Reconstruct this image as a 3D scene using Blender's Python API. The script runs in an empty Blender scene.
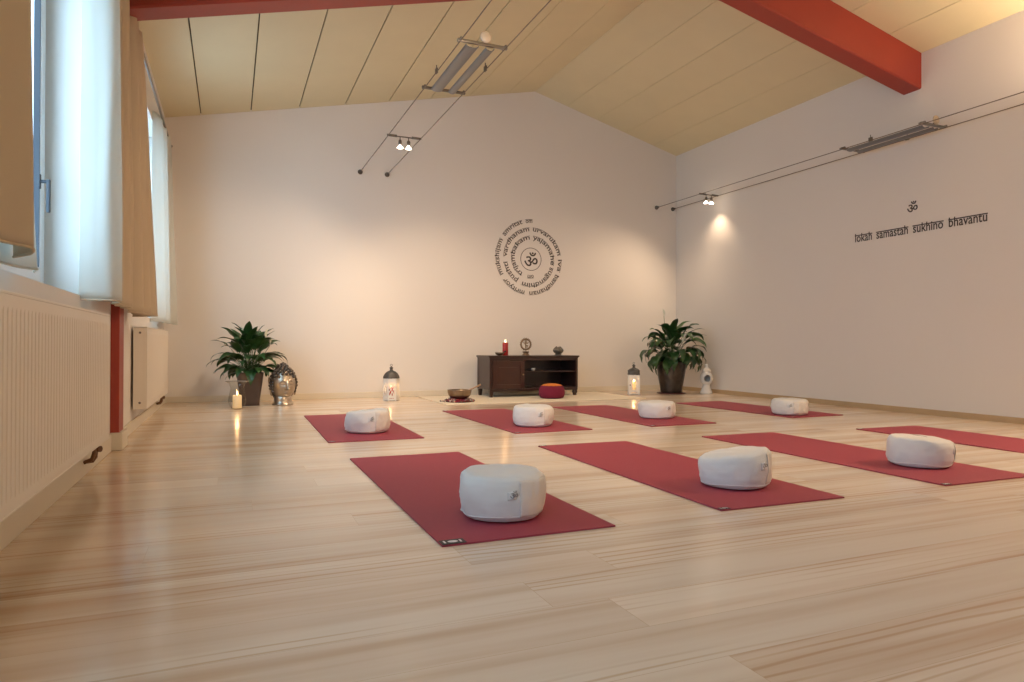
import bpy, bmesh, math, random
from math import pi, sin, cos, sqrt, radians, atan2, exp
from mathutils import Vector, Matrix, noise
C = bpy.context.scene.collection
SC = bpy.context.scene

# ------------------------------------------------------------------ camera
cam_d = bpy.data.cameras.new('camera')
cam_d.sensor_width = 36; cam_d.lens = 671.18 / 1024 * 36; cam_d.clip_start = 0.02
cam = bpy.data.objects.new('camera', cam_d); C.objects.link(cam)
R_ = Vector((0.92207863, -0.38698842, 0.0033108)); U_ = Vector((-0.00517881, -0.00378445, 0.99997943)); F_ = Vector((0.38696793, 0.92207681, 0.00549369))
cam.matrix_world = Matrix(((R_.x, U_.x, -F_.x, 0), (R_.y, U_.y, -F_.y, 0), (R_.z, U_.z, -F_.z, .67), (0, 0, 0, 1)))
SC.camera = cam

# ------------------------------------------------------------------ view, world, daylight
SC.view_settings.view_transform = 'Standard'; SC.view_settings.look = 'None'
SC.view_settings.gamma = 1; SC.view_settings.use_curve_mapping = False
SC.view_settings.exposure = -0.2
W = bpy.data.worlds.new('sky'); SC.world = W; W.use_nodes = True
bg = W.node_tree.nodes['Background']; bg.inputs[0].default_value = (.50, .76, 1.0, 1)
# overcast sky; extra brightness towards -y is added to light the jamb and curtain
_nt = W.node_tree; _tc = _nt.nodes.new('ShaderNodeTexCoord'); _sp = _nt.nodes.new('ShaderNodeSeparateXYZ'); _mr = _nt.nodes.new('ShaderNodeMapRange')
_mr.interpolation_type = 'SMOOTHSTEP'; _mr.inputs[1].default_value = .1; _mr.inputs[2].default_value = -.9; _mr.inputs[3].default_value = 4.5; _mr.inputs[4].default_value = 12
_nt.links.new(_tc.outputs['Generated'], _sp.inputs[0]); _nt.links.new(_sp.outputs[1], _mr.inputs[0]); _nt.links.new(_mr.outputs[0], bg.inputs[1])

XL, XR, YB, YN = -.692, 6.283, 8.492, -1.7
RX, RZ, ZL, ZR = 3.899, 4.201, 3.221, 3.566          # ridge, eaves
def zc(x): return ZL + (RZ - ZL) * (x - XL) / (RX - XL) if x < RX else RZ + (ZR - RZ) * (x - RX) / (XR - RX)
XW = -.93                                            # window plane
WINS = [(2.15, 4.1), (5.62, 7.75), (-.6, 1.45)]; WZ0, WZ1 = .91, 2.78

def portal(y0, y1):
    d = bpy.data.lights.new('window_portal', 'AREA'); d.shape = 'RECTANGLE'; d.size = y1 - y0; d.size_y = WZ1 - WZ0
    d.cycles.is_portal = True
    o = bpy.data.objects.new('window_portal', d); C.objects.link(o)
    o.location = (XW - .08, (y0 + y1) / 2, (WZ0 + WZ1) / 2); o.rotation_euler = (pi / 2, 0, -pi / 2)
for a, b in WINS: portal(a, b)

# ------------------------------------------------------------------ materials
MATS = {}
def mat(name, col, rough=.6, metal=0, **kw):
    m = bpy.data.materials.new(name); m.use_nodes = True; nt = m.node_tree; p = nt.nodes['Principled BSDF']
    p.inputs['Base Color'].default_value = (*col, 1); p.inputs['Roughness'].default_value = rough; p.inputs['Metallic'].default_value = metal
    if 'spec' in kw: p.inputs['Specular IOR Level'].default_value = kw['spec']
    if 'trans' in kw: p.inputs['Transmission Weight'].default_value = kw['trans']; p.inputs['IOR'].default_value = 1.45
    if 'coat' in kw: p.inputs['Coat Weight'].default_value = kw['coat']; p.inputs['Coat Roughness'].default_value = .15
    if 'emit' in kw: p.inputs['Emission Color'].default_value = (*kw['emit'][0], 1); p.inputs['Emission Strength'].default_value = kw['emit'][1]
    N = lambda t: nt.nodes.new(t); L = nt.links.new
    tc = N('ShaderNodeTexCoord')
    if 'vary' in kw:                                   # (scale, amount) mottled colour
        s, a = kw['vary']; n = N('ShaderNodeTexNoise'); n.inputs['Scale'].default_value = s; n.inputs['Detail'].default_value = 5
        L(tc.outputs['Object'], n.inputs['Vector'])
        mx = N('ShaderNodeMix'); mx.data_type = 'RGBA'; mx.inputs[6].default_value = (*[c * (1 - a) for c in col], 1); mx.inputs[7].default_value = (*[min(1, c * (1 + a)) for c in col], 1)
        L(n.outputs['Fac'], mx.inputs[0]); L(mx.outputs[2], p.inputs['Base Color'])
    if 'bump' in kw:
        s, st = kw['bump']; n = N('ShaderNodeTexNoise'); n.inputs['Scale'].default_value = s; n.inputs['Detail'].default_value = 6
        L(tc.outputs['Object'], n.inputs['Vector']); b = N('ShaderNodeBump'); b.inputs['Strength'].default_value = st; b.inputs['Distance'].default_value = .01
        L(n.outputs['Fac'], b.inputs['Height']); L(b.outputs['Normal'], p.inputs['Normal'])
    MATS[name] = m; return m
M = MATS
mat('wall_paint', (.80, .74, .68), .85, bump=(60, .05), vary=(.7, .015))
mat('ceiling_board', (.74, .64, .41), .7, vary=(3, .04))
mat('ceiling_gap', (.12, .09, .05), .9)
mat('red_paint', (.34, .042, .024), .45, vary=(4, .08), bump=(30, .05))
mat('cream_board', (.76, .68, .55), .5, vary=(5, .03))
mat('beech_board', (.52, .36, .20), .5, vary=(8, .1))
mat('white_frame', (.80, .82, .84), .35)
mat('seal_grey', (.07, .075, .085), .75, spec=.2)
mat('radiator_enamel', (.80, .72, .62), .35, vary=(6, .015))
mat('brass_dark', (.20, .10, .05), .4, .7, bump=(60, .1))
mat('steel', (.30, .28, .26), .3, 1, vary=(30, .1))
mat('steel_dark', (.17, .15, .13), .4, .9, vary=(30, .1))
mat('reflector', (.24, .25, .27), .35, 1, vary=(15, .05))
mat('cable', (.20, .15, .11), .5, .4)
mat('mat_red', (.35, .044, .070), .62, vary=(40, .08), bump=(400, .25))
mat('black_label', (.02, .02, .02), .5)
mat('white_print', (.75, .75, .75), .5)
mat('grey_print', (.16, .16, .17), .6)
mat('pouf_cloth', (.78, .76, .74), .85, vary=(5, .03), bump=(350, .25))
mat('pouf_cloth_warm', (.76, .70, .64), .85, vary=(5, .03), bump=(350, .25))
mat('dark_wood', (.030, .009, .006), .32, vary=(9, .35), coat=.3)
mat('dark_wood_door', (.045, .012, .007), .3, vary=(9, .35), coat=.4)
mat('rug_cream', (.80, .70, .55), .85, vary=(20, .03), bump=(150, .15))
mat('maroon_cloth', (.19, .008, .035), .85, vary=(20, .1), bump=(200, .3))
mat('orange_cloth', (.72, .21, .03), .8, vary=(60, .2), bump=(200, .3))
mat('bronze', (.27, .19, .12), .35, .9, vary=(30, .25), bump=(50, .1))
mat('bowl_metal', (.26, .19, .13), .33, .9, vary=(20, .15), bump=(40, .1))
mat('old_silver', (.46, .39, .31), .36, 1, vary=(12, .15))
mat('hair_silver', (.15, .13, .115), .36, 1, vary=(40, .3))
mat('pewter', (.17, .16, .14), .5, .7, vary=(40, .2))
mat('red_wax', (.42, .02, .02), .45)
mat('cream_wax', (.85, .72, .50), .5, emit=((1, .55, .2), .35))
mat('flame', (1, .7, .3), .5, emit=((1, .62, .28), 30))
mat('wick', (.02, .015, .01), .9)
mat('pot_brown', (.075, .05, .042), .4, vary=(15, .15), bump=(30, .05))
mat('soil', (.03, .02, .012), .95, bump=(60, .6))
mat('leaf_green', (.018, .062, .015), .36, vary=(10, .45), spec=.55)
mat('leaf_green_light', (.03, .085, .02), .34, vary=(10, .45), spec=.55)
mat('stem_green', (.04, .10, .025), .5)
mat('petal', (.80, .78, .62), .5)
mat('lantern_white', (.80, .78, .74), .5, vary=(20, .03))
mat('lantern_grey', (.10, .095, .09), .45, .5, vary=(25, .15))
mat('ceramic_white', (.72, .69, .65), .25)
mat('ink', (.05, .033, .025), .6)
mat('saucer_red', (.10, .015, .015), .5)
mat('bead_mix', (.20, .10, .07), .5)
mat('mallet_wood', (.42, .26, .16), .5, vary=(20, .15))
mat('bulb_glass', (1, .95, .9), .1, emit=((1, .82, .62), 18))
mat('disc_glass', (.50, .40, .30), .4)
mat('tealight', (.6, .6, .62), .3, .8)
def glass(name, col=(1, 1, 1), ior=1.45, fac=.1):
    m = bpy.data.materials.new(name); m.use_nodes = True; nt = m.node_tree; nt.nodes.clear()
    o = nt.nodes.new('ShaderNodeOutputMaterial'); t = nt.nodes.new('ShaderNodeBsdfTransparent'); g = nt.nodes.new('ShaderNodeBsdfGlossy')
    f = nt.nodes.new('ShaderNodeFresnel'); f.inputs[0].default_value = ior; mx = nt.nodes.new('ShaderNodeMixShader')
    t.inputs[0].default_value = (*col, 1); g.inputs['Roughness'].default_value = .03
    ge = nt.nodes.new('ShaderNodeNewGeometry'); iv = nt.nodes.new('ShaderNodeMath'); iv.operation = 'SUBTRACT'; iv.inputs[0].default_value = 1
    ml = nt.nodes.new('ShaderNodeMath'); ml.operation = 'MULTIPLY'; nt.links.new(ge.outputs['Backfacing'], iv.inputs[1]); nt.links.new(f.outputs[0], ml.inputs[0]); nt.links.new(iv.outputs[0], ml.inputs[1])
    nt.links.new(ml.outputs[0], mx.inputs[0]); nt.links.new(t.outputs[0], mx.inputs[1]); nt.links.new(g.outputs[0], mx.inputs[2]); nt.links.new(mx.outputs[0], o.inputs[0])
    MATS[name] = m
glass('window_glass', (.97, .99, 1)); glass('jar_glass', (.96, .96, .95), 1.4)
def curtain_mat():
    m = bpy.data.materials.new('curtain_cloth'); m.use_nodes = True; nt = m.node_tree; nt.nodes.clear(); N = nt.nodes.new; L = nt.links.new
    o = N('ShaderNodeOutputMaterial'); d = N('ShaderNodeBsdfDiffuse'); t = N('ShaderNodeBsdfTranslucent'); mx = N('ShaderNodeMixShader')
    n = N('ShaderNodeTexNoise'); n.inputs['Scale'].default_value = 300; tc = N('ShaderNodeTexCoord'); L(tc.outputs['Object'], n.inputs[0])
    b = N('ShaderNodeBump'); b.inputs['Strength'].default_value = .15; b.inputs['Distance'].default_value = .004; L(n.outputs['Fac'], b.inputs['Height'])
    d.inputs[0].default_value = (.74, .61, .45, 1); t.inputs[0].default_value = (.74, .64, .48, 1); mx.inputs[0].default_value = .22
    L(b.outputs[0], d.inputs['Normal']); L(d.outputs[0], mx.inputs[1]); L(t.outputs[0], mx.inputs[2]); L(mx.outputs[0], o.inputs[0]); MATS['curtain_cloth'] = m
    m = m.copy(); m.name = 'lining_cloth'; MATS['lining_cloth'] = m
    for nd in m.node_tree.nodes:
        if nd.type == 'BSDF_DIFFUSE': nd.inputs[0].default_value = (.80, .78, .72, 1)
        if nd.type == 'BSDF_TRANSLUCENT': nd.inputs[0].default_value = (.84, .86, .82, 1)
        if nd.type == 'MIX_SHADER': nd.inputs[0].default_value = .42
curtain_mat()
def floor_mat():
    m = bpy.data.materials.new('laminate'); m.use_nodes = True; nt = m.node_tree; p = nt.nodes['Principled BSDF']; N = nt.nodes.new; L = nt.links.new
    tc = N('ShaderNodeTexCoord')
    br = N('ShaderNodeTexBrick'); br.offset = 0; br.offset_frequency = 1; br.squash = 1
    br.inputs['Scale'].default_value = 1; br.inputs['Brick Width'].default_value = 2.2; br.inputs['Row Height'].default_value = .193
    br.inputs['Mortar Size'].default_value = .0008; br.inputs['Mortar Smooth'].default_value = .2; br.inputs['Bias'].default_value = 0
    br.inputs['Color1'].default_value = (0, 0, 0, 1); br.inputs['Color2'].default_value = (1, 1, 1, 1); br.inputs['Mortar'].default_value = (.5, .5, .5, 1)
    sx = N('ShaderNodeSeparateXYZ'); L(tc.outputs['Object'], sx.inputs[0])
    def mth(op, a, v=None):
        q = N('ShaderNodeMath'); q.operation = op; L(a, q.inputs[0])
        if v is not None:
            if isinstance(v, (int, float)): q.inputs[1].default_value = v
            else: L(v, q.inputs[1])
        return q.outputs[0]
    row = mth('FLOOR', mth('DIVIDE', sx.outputs[1], .193)); wn = N('ShaderNodeTexWhiteNoise'); wn.noise_dimensions = '1D'; L(row, wn.inputs['W'])
    cx = N('ShaderNodeCombineXYZ'); L(mth('ADD', sx.outputs[0], mth('MULTIPLY', wn.outputs['Value'], 2.2)), cx.inputs[0]); L(sx.outputs[1], cx.inputs[1]); L(cx.outputs[0], br.inputs['Vector'])
    # per-plank shift of the grain
    sh = N('ShaderNodeVectorMath'); sh.operation = 'MULTIPLY'; L(br.outputs['Color'], sh.inputs[0]); sh.inputs[1].default_value = (7.3, 3.1, 5.7)
    ad = N('ShaderNodeVectorMath'); ad.operation = 'ADD'; L(tc.outputs['Object'], ad.inputs[0]); L(sh.outputs[0], ad.inputs[1])
    mp = N('ShaderNodeMapping'); mp.inputs['Scale'].default_value = (.30, 6, 1); L(ad.outputs[0], mp.inputs[0])
    n1 = N('ShaderNodeTexNoise'); n1.inputs['Scale'].default_value = 1.6; n1.inputs['Detail'].default_value = 3; n1.inputs['Roughness'].default_value = .5; L(mp.outputs[0], n1.inputs[0])
    mp2 = N('ShaderNodeMapping'); mp2.inputs['Scale'].default_value = (1.1, 20, 1); L(ad.outputs[0], mp2.inputs[0])
    n2 = N('ShaderNodeTexNoise'); n2.inputs['Scale'].default_value = 2; n2.inputs['Detail'].default_value = 4; L(mp2.outputs[0], n2.inputs[0])
    # cathedral rings
    mp3 = N('ShaderNodeMapping'); mp3.inputs['Scale'].default_value = (.45, 4.2, 1); L(ad.outputs[0], mp3.inputs[0])
    wv = N('ShaderNodeTexWave'); wv.wave_type = 'BANDS'; wv.bands_direction = 'Y'; wv.inputs['Scale'].default_value = 2.2; wv.inputs['Distortion'].default_value = 14; wv.inputs['Detail'].default_value = 2.5; wv.inputs['Detail Scale'].default_value = .45
    L(mp3.outputs[0], wv.inputs[0])
    cr = N('ShaderNodeValToRGB'); e = cr.color_ramp.elements; e[0].position = .28; e[0].color = (.60, .42, .28, 1); e[1].position = .60; e[1].color = (.78, .655, .52, 1)
    e2 = cr.color_ramp.elements.new(.45); e2.color = (.72, .57, .43, 1)
    L(n1.outputs['Fac'], cr.inputs[0])
    wr = N('ShaderNodeValToRGB'); w = wr.color_ramp.elements; w[0].position = .0; w[0].color = (.82, .72, .62, 1); w[1].position = .30; w[1].color = (1, 1, 1, 1); L(wv.outputs['Fac'], wr.inputs[0])
    gate = N('ShaderNodeTexNoise'); gate.inputs['Scale'].default_value = 1.1; mp4 = N('ShaderNodeMapping'); mp4.inputs['Scale'].default_value = (.6, 4.5, 1); L(ad.outputs[0], mp4.inputs[0]); L(mp4.outputs[0], gate.inputs[0])
    gr = N('ShaderNodeValToRGB'); gr.color_ramp.elements[0].position = .5; gr.color_ramp.elements[1].position = .62; L(gate.outputs['Fac'], gr.inputs[0])
    mA = N('ShaderNodeMix'); mA.data_type = 'RGBA'; mA.blend_type = 'MULTIPLY'; L(gr.outputs[0], mA.inputs[0]); L(cr.outputs[0], mA.inputs[6]); L(wr.outputs[0], mA.inputs[7])
    mB = N('ShaderNodeMix'); mB.data_type = 'RGBA'; mB.blend_type = 'OVERLAY'; mB.inputs[0].default_value = .06; L(mA.outputs[2], mB.inputs[6]); L(n2.outputs['Fac'], mB.inputs[7])
    hv = N('ShaderNodeMapRange'); hv.inputs[3].default_value = .93; hv.inputs[4].default_value = 1.05; L(br.outputs['Color'], hv.inputs[0])
    mC = N('ShaderNodeMix'); mC.data_type = 'RGBA'; mC.blend_type = 'MULTIPLY'; mC.inputs[0].default_value = 1; L(mB.outputs[2], mC.inputs[6]); L(hv.outputs[0], mC.inputs[7])
    mo = N('ShaderNodeMix'); mo.data_type = 'RGBA'; L(br.outputs['Fac'], mo.inputs[0]); L(mC.outputs[2], mo.inputs[6]); mo.inputs[7].default_value = (.58, .42, .28, 1)
    L(mo.outputs[2], p.inputs['Base Color'])
    rr = N('ShaderNodeMapRange'); rr.inputs[3].default_value = .15; rr.inputs[4].default_value = .23; L(n2.outputs['Fac'], rr.inputs[0]); L(rr.outputs[0], p.inputs['Roughness'])
    b = N('ShaderNodeBump'); b.inputs['Strength'].default_value = .05; b.inputs['Distance'].default_value = .001; L(n2.outputs['Fac'], b.inputs['Height']); L(b.outputs[0], p.inputs['Normal'])
    p.inputs['Specular IOR Level'].default_value = .7
    MATS['laminate'] = m
floor_mat()

# ------------------------------------------------------------------ mesh helpers
def bm_(): return bmesh.new()
def box(bm, x0, x1, y0, y1, z0, z1, bev=0, mi=0, mtx=None):
    r = bmesh.ops.create_cube(bm, size=1)
    vs = r['verts']
    for v in vs:
        v.co = Vector(((x0 + x1) / 2 + v.co.x * (x1 - x0), (y0 + y1) / 2 + v.co.y * (y1 - y0), (z0 + z1) / 2 + v.co.z * (z1 - z0)))
    fs = list({f for v in vs for f in v.link_faces})
    if bev:
        es = list({e for v in vs for e in v.link_edges})
        g = bmesh.ops.bevel(bm, geom=es, offset=bev, segments=2, affect='EDGES', profile=.6)
        fs = list({f for f in g['faces']} | {f for f in fs if f.is_valid}); vs = list({v for f in fs for v in f.verts})
    for f in fs: f.material_index = mi
    if mtx:
        for v in vs: v.co = mtx @ v.co
    return vs
def tube(bm, pts, r, n=8, cap=True, mi=0):
    pts = [Vector(p) for p in pts]; rs = r if isinstance(r, (list, tuple)) else [r] * len(pts); rings = []; prev = None
    for i, p in enumerate(pts):
        d = (pts[min(i + 1, len(pts) - 1)] - pts[max(i - 1, 0)]).normalized()
        if prev is None: a = d.orthogonal().normalized()
        else:
            a = prev - d * prev.dot(d); a = a.normalized() if a.length > 1e-6 else d.orthogonal().normalized()
        prev = a; b = d.cross(a)
        rings.append([bm.verts.new(p + (a * cos(2 * pi * k / n) + b * sin(2 * pi * k / n)) * rs[i]) for k in range(n)])
    for A, B in zip(rings, rings[1:]):
        for k in range(n): f = bm.faces.new((A[k], A[(k + 1) % n], B[(k + 1) % n], B[k])); f.material_index = mi; f.smooth = True
    if cap: 
        for rg, s in ((rings[0], -1), (rings[-1], 1)):
            f = bm.faces.new(rg if s > 0 else rg[::-1]); f.material_index = mi
def lathe(bm, prof, n=32, c=(0, 0, 0), mi=0, mod=None, close=False, sides=None):
    """prof: (radius, z) list; mod(angle, r, z) -> (r, z)"""
    c = Vector(c); rings = []
    for r, z in prof:
        if r < 1e-5: rings.append([bm.verts.new(c + Vector((0, 0, z)))]); continue
        rg = []
        for k in range(n):
            a = 2 * pi * k / n; rr, zz = (mod(a, r, z) if mod else (r, z)); rg.append(bm.verts.new(c + Vector((rr * cos(a), rr * sin(a), zz))))
        rings.append(rg)
    for A, B in zip(rings, rings[1:]):
        if len(A) == 1 and len(B) == 1: continue
        for k in range(n):
            if len(A) == 1: f = bm.faces.new((A[0], B[(k + 1) % n], B[k]))
            elif len(B) == 1: f = bm.faces.new((A[k], A[(k + 1) % n], B[0]))
            else: f = bm.faces.new((A[k], A[(k + 1) % n], B[(k + 1) % n], B[k]))
            f.material_index = mi; f.smooth = not sides
def sphere(bm, c, r, s=(1, 1, 1), u=12, v=8, mi=0):
    g = bmesh.ops.create_uvsphere(bm, u_segments=u, v_segments=v, radius=r)
    for vt in g['verts']: vt.co = Vector((vt.co.x * s[0], vt.co.y * s[1], vt.co.z * s[2])) + Vector(c)
    for f in {f for vt in g['verts'] for f in vt.link_faces}: f.smooth = True; f.material_index = mi
def prism(bm, poly, y0, y1, mi=0):                     # polygon in x,z extruded along y
    A = [bm.verts.new((x, y0, z)) for x, z in poly]; B = [bm.verts.new((x, y1, z)) for x, z in poly]
    n = len(poly); bm.faces.new(A).material_index = mi; bm.faces.new(B[::-1]).material_index = mi
    for k in range(n): bm.faces.new((A[k], B[k], B[(k + 1) % n], A[(k + 1) % n])).material_index = mi
def sheet2d(loops, depth):                              # filled 2-D outline with holes, as a mesh in x,y extruded in z
    cu = bpy.data.curves.new('outline', 'CURVE'); cu.dimensions = '2D'; cu.fill_mode = 'BOTH'; cu.extrude = depth / 2
    for lp in loops:
        s = cu.splines.new('POLY'); s.points.add(len(lp) - 1); s.use_cyclic_u = True
        for pt, q in zip(s.points, lp): pt.co = (q[0], q[1], 0, 1)
    o = bpy.data.objects.new('outline', cu); C.objects.link(o); d = bpy.context.evaluated_depsgraph_get(); d.update()
    me = bpy.data.meshes.new_from_object(o.evaluated_get(d)); bpy.data.objects.remove(o); bpy.data.curves.remove(cu); return me
def glyph_mesh(txt, size=1, extrude=0, spacing=1.0, fat=0):
    cu = bpy.data.curves.new('glyph', 'FONT'); cu.body = txt; cu.size = size; cu.extrude = extrude; cu.space_character = spacing; cu.resolution_u = 4; cu.offset = fat
    o = bpy.data.objects.new('glyph', cu); C.objects.link(o); d = bpy.context.evaluated_depsgraph_get(); d.update()
    me = bpy.data.meshes.new_from_object(o.evaluated_get(d)); bpy.data.objects.remove(o); bpy.data.curves.remove(cu); return me
def obj(name, bm, mats, parent=None, smooth=None, loc=None):
    me = bpy.data.meshes.new(name)
    bmesh.ops.recalc_face_normals(bm, faces=bm.faces)
    if loc is None and parent is None and not isinstance(parent, str):     # origin at the base centre of a top-level mesh
        xs = [v.co.x for v in bm.verts]; ys = [v.co.y for v in bm.verts]; zs = [v.co.z for v in bm.verts]
    bm.to_mesh(me); bm.free()
    if smooth is not None:
        for p in me.polygons: p.use_smooth = smooth
    for m in (mats if isinstance(mats, (list, tuple)) else [mats]): me.materials.append(MATS[m])
    o = bpy.data.objects.new(name, me); C.objects.link(o)
    if parent is not None: o.parent = parent
    if loc is not None: o.location = loc
    return o
def tag(o, label, cat, group=None, kind=None):
    if label: o['label'] = label
    if cat: o['category'] = cat
    if group: o['group'] = group
    if kind: o['kind'] = kind
    return o
def struct(name, bm, m, parent=None, **k):
    o = obj(name, bm, m, parent, **k)
    if parent is None: o['kind'] = 'structure'
    return o
def thing(name, label, cat, loc=(0, 0, 0), rz=0, group=None):
    o = bpy.data.objects.new(name, None); o.empty_display_size = .05; C.objects.link(o); o.location = loc; o.rotation_euler = (0, 0, rz)
    return tag(o, label, cat, group)
def copy_tree(o, parent=None):
    c = o.copy(); C.objects.link(c); c.parent = parent
    for ch in list(o.children): copy_tree(ch, c)
    return c
def plabel(o, s): o['label'] = s; return o

# ------------------------------------------------------------------ room shell
T = .12
b = bm_(); box(b, XW - .3, XR + T, YN - T, YB + T, -.1, 0); struct('floor', b, 'laminate')
b = bm_(); prism(b, [(XL - .3, -.05), (XR + T, -.05), (XR + T, zc(XR) + .1), (RX, RZ + .1), (XL - .3, ZL + .1)], YB, YB + T); struct('wall_back', b, 'wall_paint')
b = bm_(); prism(b, [(XL - .3, -.05), (XR + T, -.05), (XR + T, zc(XR) + .1), (RX, RZ + .1), (XL - .3, ZL + .1)], YN - T, YN); struct('wall_front', b, 'wall_paint')
b = bm_(); box(b, XR, XR + T, YN, YB, -.05, ZR + .1); struct('wall_right', b, 'wall_paint')
# left wall: thick, with three window openings
b = bm_(); box(b, XL - .3, XL, YN, YB, -.05, WZ0); box(b, XL - .3, XL, YN, YB, WZ1, ZL + .1)
ys = [YN] + [v for w in sorted(WINS) for v in w] + [YB]
for i in range(0, len(ys), 2): box(b, XL - .3, XL, ys[i], ys[i + 1], WZ0, WZ1)
struct('wall_left', b, 'wall_paint')
# ceiling: boards running the length of the room with dark joints between them
def ceiling():
    b = bm_(); seams = [XL - .02, -.325, .211, .755, 1.30, 1.845, 2.39, 2.935, 3.48, RX, 4.40, 4.88, 5.364, 5.85, XR + .02]
    for i, (x0, x1) in enumerate(zip(seams, seams[1:])):
        gg = .006 if i < 7 else .0028; g0 = gg if i else 0; g1 = gg if i < len(seams) - 2 else 0
        if abs(x0 - RX) < .01: g0 = .002
        if abs(x1 - RX) < .01: g1 = .002
        a, c = x0 + g0, x1 - g1
        prism(b, [(a, zc(a)), (c, zc(c)), (c, zc(c) + .02), (a, zc(a) + .02)], YN, YB, 0)
    for x0, x1 in ((XL - .3, RX), (RX, XR + T)):
        prism(b, [(x0, zc(x0) + .02), (x1, zc(x1) + .02), (x1, zc(x1) + .1), (x0, zc(x0) + .1)], YN - T, YB + T, 1)
    struct('ceiling', b, ['ceiling_board', 'ceiling_gap'])
ceiling()
b = bm_(); box(b, XL + .016, XR - .016, YB - .016, YB, 0, .07, .003); struct('baseboard_back', b, 'cream_board')
b = bm_(); box(b, XR - .016, XR, YN, YB, 0, .055, .003); struct('baseboard_right', b, 'beech_board')
b = bm_(); box(b, XL, XL + .016, YN, 4.80, 0, .105, .003); box(b, XL, XL + .016, 5.09, YB, 0, .085, .003); struct('baseboard_left', b, 'cream_board')
# window reveals / sills / frames
def window(n, y0, y1):
    root = bpy.data.objects.new('window_%d' % n, None); C.objects.link(root); root['kind'] = 'structure'; root.location = (XW, (y0 + y1) / 2, WZ0)
    ox, oy, oz = root.location
    def add(name, bm, m):
        for v in bm.verts: v.co -= Vector((ox, oy, oz))
        return obj(name, bm, m, root)
    b = bm_(); x0, x1 = XW - .03, XW + .04
    box(b, x0, x1, y0, y1, WZ0, WZ0 + .07, .004); box(b, x0, x1, y0, y1, WZ1 - .07, WZ1, .004); box(b, x0, x1, y0, y0 + .06, WZ0 + .07, WZ1 - .07, .004); box(b, x0, x1, y1 - .06, y1, WZ0 + .07, WZ1 - .07, .004)
    add('window_frame', b, 'white_frame')
    ym = (y0 + y1) / 2
    for a, c, hy in ((y0 + .055, ym + .02, ym - .02), (ym + .02, y1 - .055, y1 - .19)):
        b = bm_(); u0, u1 = XW, XW + .06; z0, z1 = WZ0 + .06, WZ1 - .06; w = .075
        box(b, u0, u1, a, a + w, z0, z1, .006); box(b, u0, u1, c - w, c, z0, z1, .006); box(b, u0, u1, a + w, c - w, z0, z0 + w, .006); box(b, u0, u1, a + w, c - w, z1 - w, z1, .006)
        s = add('sash', b, 'white_frame')
        b = bm_(); box(b, u0 + .02, u0 + .026, a + w - .01, c - w + .01, z0 + w - .01, z1 - w + .01); q = add('pane', b, 'window_glass')
        b = bm_(); e = .006
        for aa, cc in ((a + w, a + w + e), (c - w - e, c - w)): box(b, u0 + .028, u0 + .055, aa, cc, z0 + w, z1 - w)
        q = add('seal', b, 'seal_grey')
        b = bm_(); hz = 1.46; box(b, u1, u1 + .012, hy - .014, hy + .014, hz - .035, hz + .035, .003)
        tube(b, [(u1 + .01, hy, hz), (u1 + .045, hy, hz)], .008); box(b, u1 + .036, u1 + .052, hy - .011, hy + .011, hz - .15, hz + .012, .005); q = add('window_handle', b, 'seal_grey'); plabel(q, 'dark grey window handle')
for i, (a, c) in enumerate(WINS): window(i + 1, a, c)
# red roof beam across the room and its red post with pedestal
def yf(x): return 5.02 - .28 * (x - XL) / (XR - XL)
def beam():
    pts = [(XL, 2.64), (2.2, 3.365), (RX - .12, 3.735), (RX + .15, 3.70), (XR, 3.213)]; b = bm_(); R = []
    xs = [XL, 2.2, RX - .12, RX, RX + .15, 5, XR]
    def zb(x):
        for (a, za), (c, zd) in zip(pts, pts[1:]):
            if x <= c + 1e-6: return za + (zd - za) * (x - a) / (c - a)
    for x in xs:
        y1 = yf(x); y0 = y1 - .2; z0 = zb(x) * (y1 / 4.74) + .67 * (1 - y1 / 4.74); z1 = zc(x) + .06
        R.append([b.verts.new(p) for p in ((x, y0, z0 + .012), (x, y0 + .012, z0), (x, y1 - .012, z0), (x, y1, z0 + .012), (x, y1, z1), (x, y0, z1))])
    for A, B in zip(R, R[1:]):
        for k in range(6): b.faces.new((A[k], A[(k + 1) % 6], B[(k + 1) % 6], B[k]))
    b.faces.new(R[0]); b.faces.new(R[-1][::-1]); o = struct('trim_1', b, 'red_paint'); o['label'] = 'red painted roof beam across the ceiling'
beam()
b = bm_(); box(b, XL, XL + .05, 4.845, 5.03, .10, 2.72, .006); o = struct('trim_2', b, 'red_paint'); o['label'] = 'red painted post against the window wall'
b = bm_(); box(b, XL, XL + .072, 4.825, 5.065, 0, .11, .008); o = struct('trim_3', b, 'cream_board'); o['label'] = 'cream boxed foot of the red post'

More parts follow.
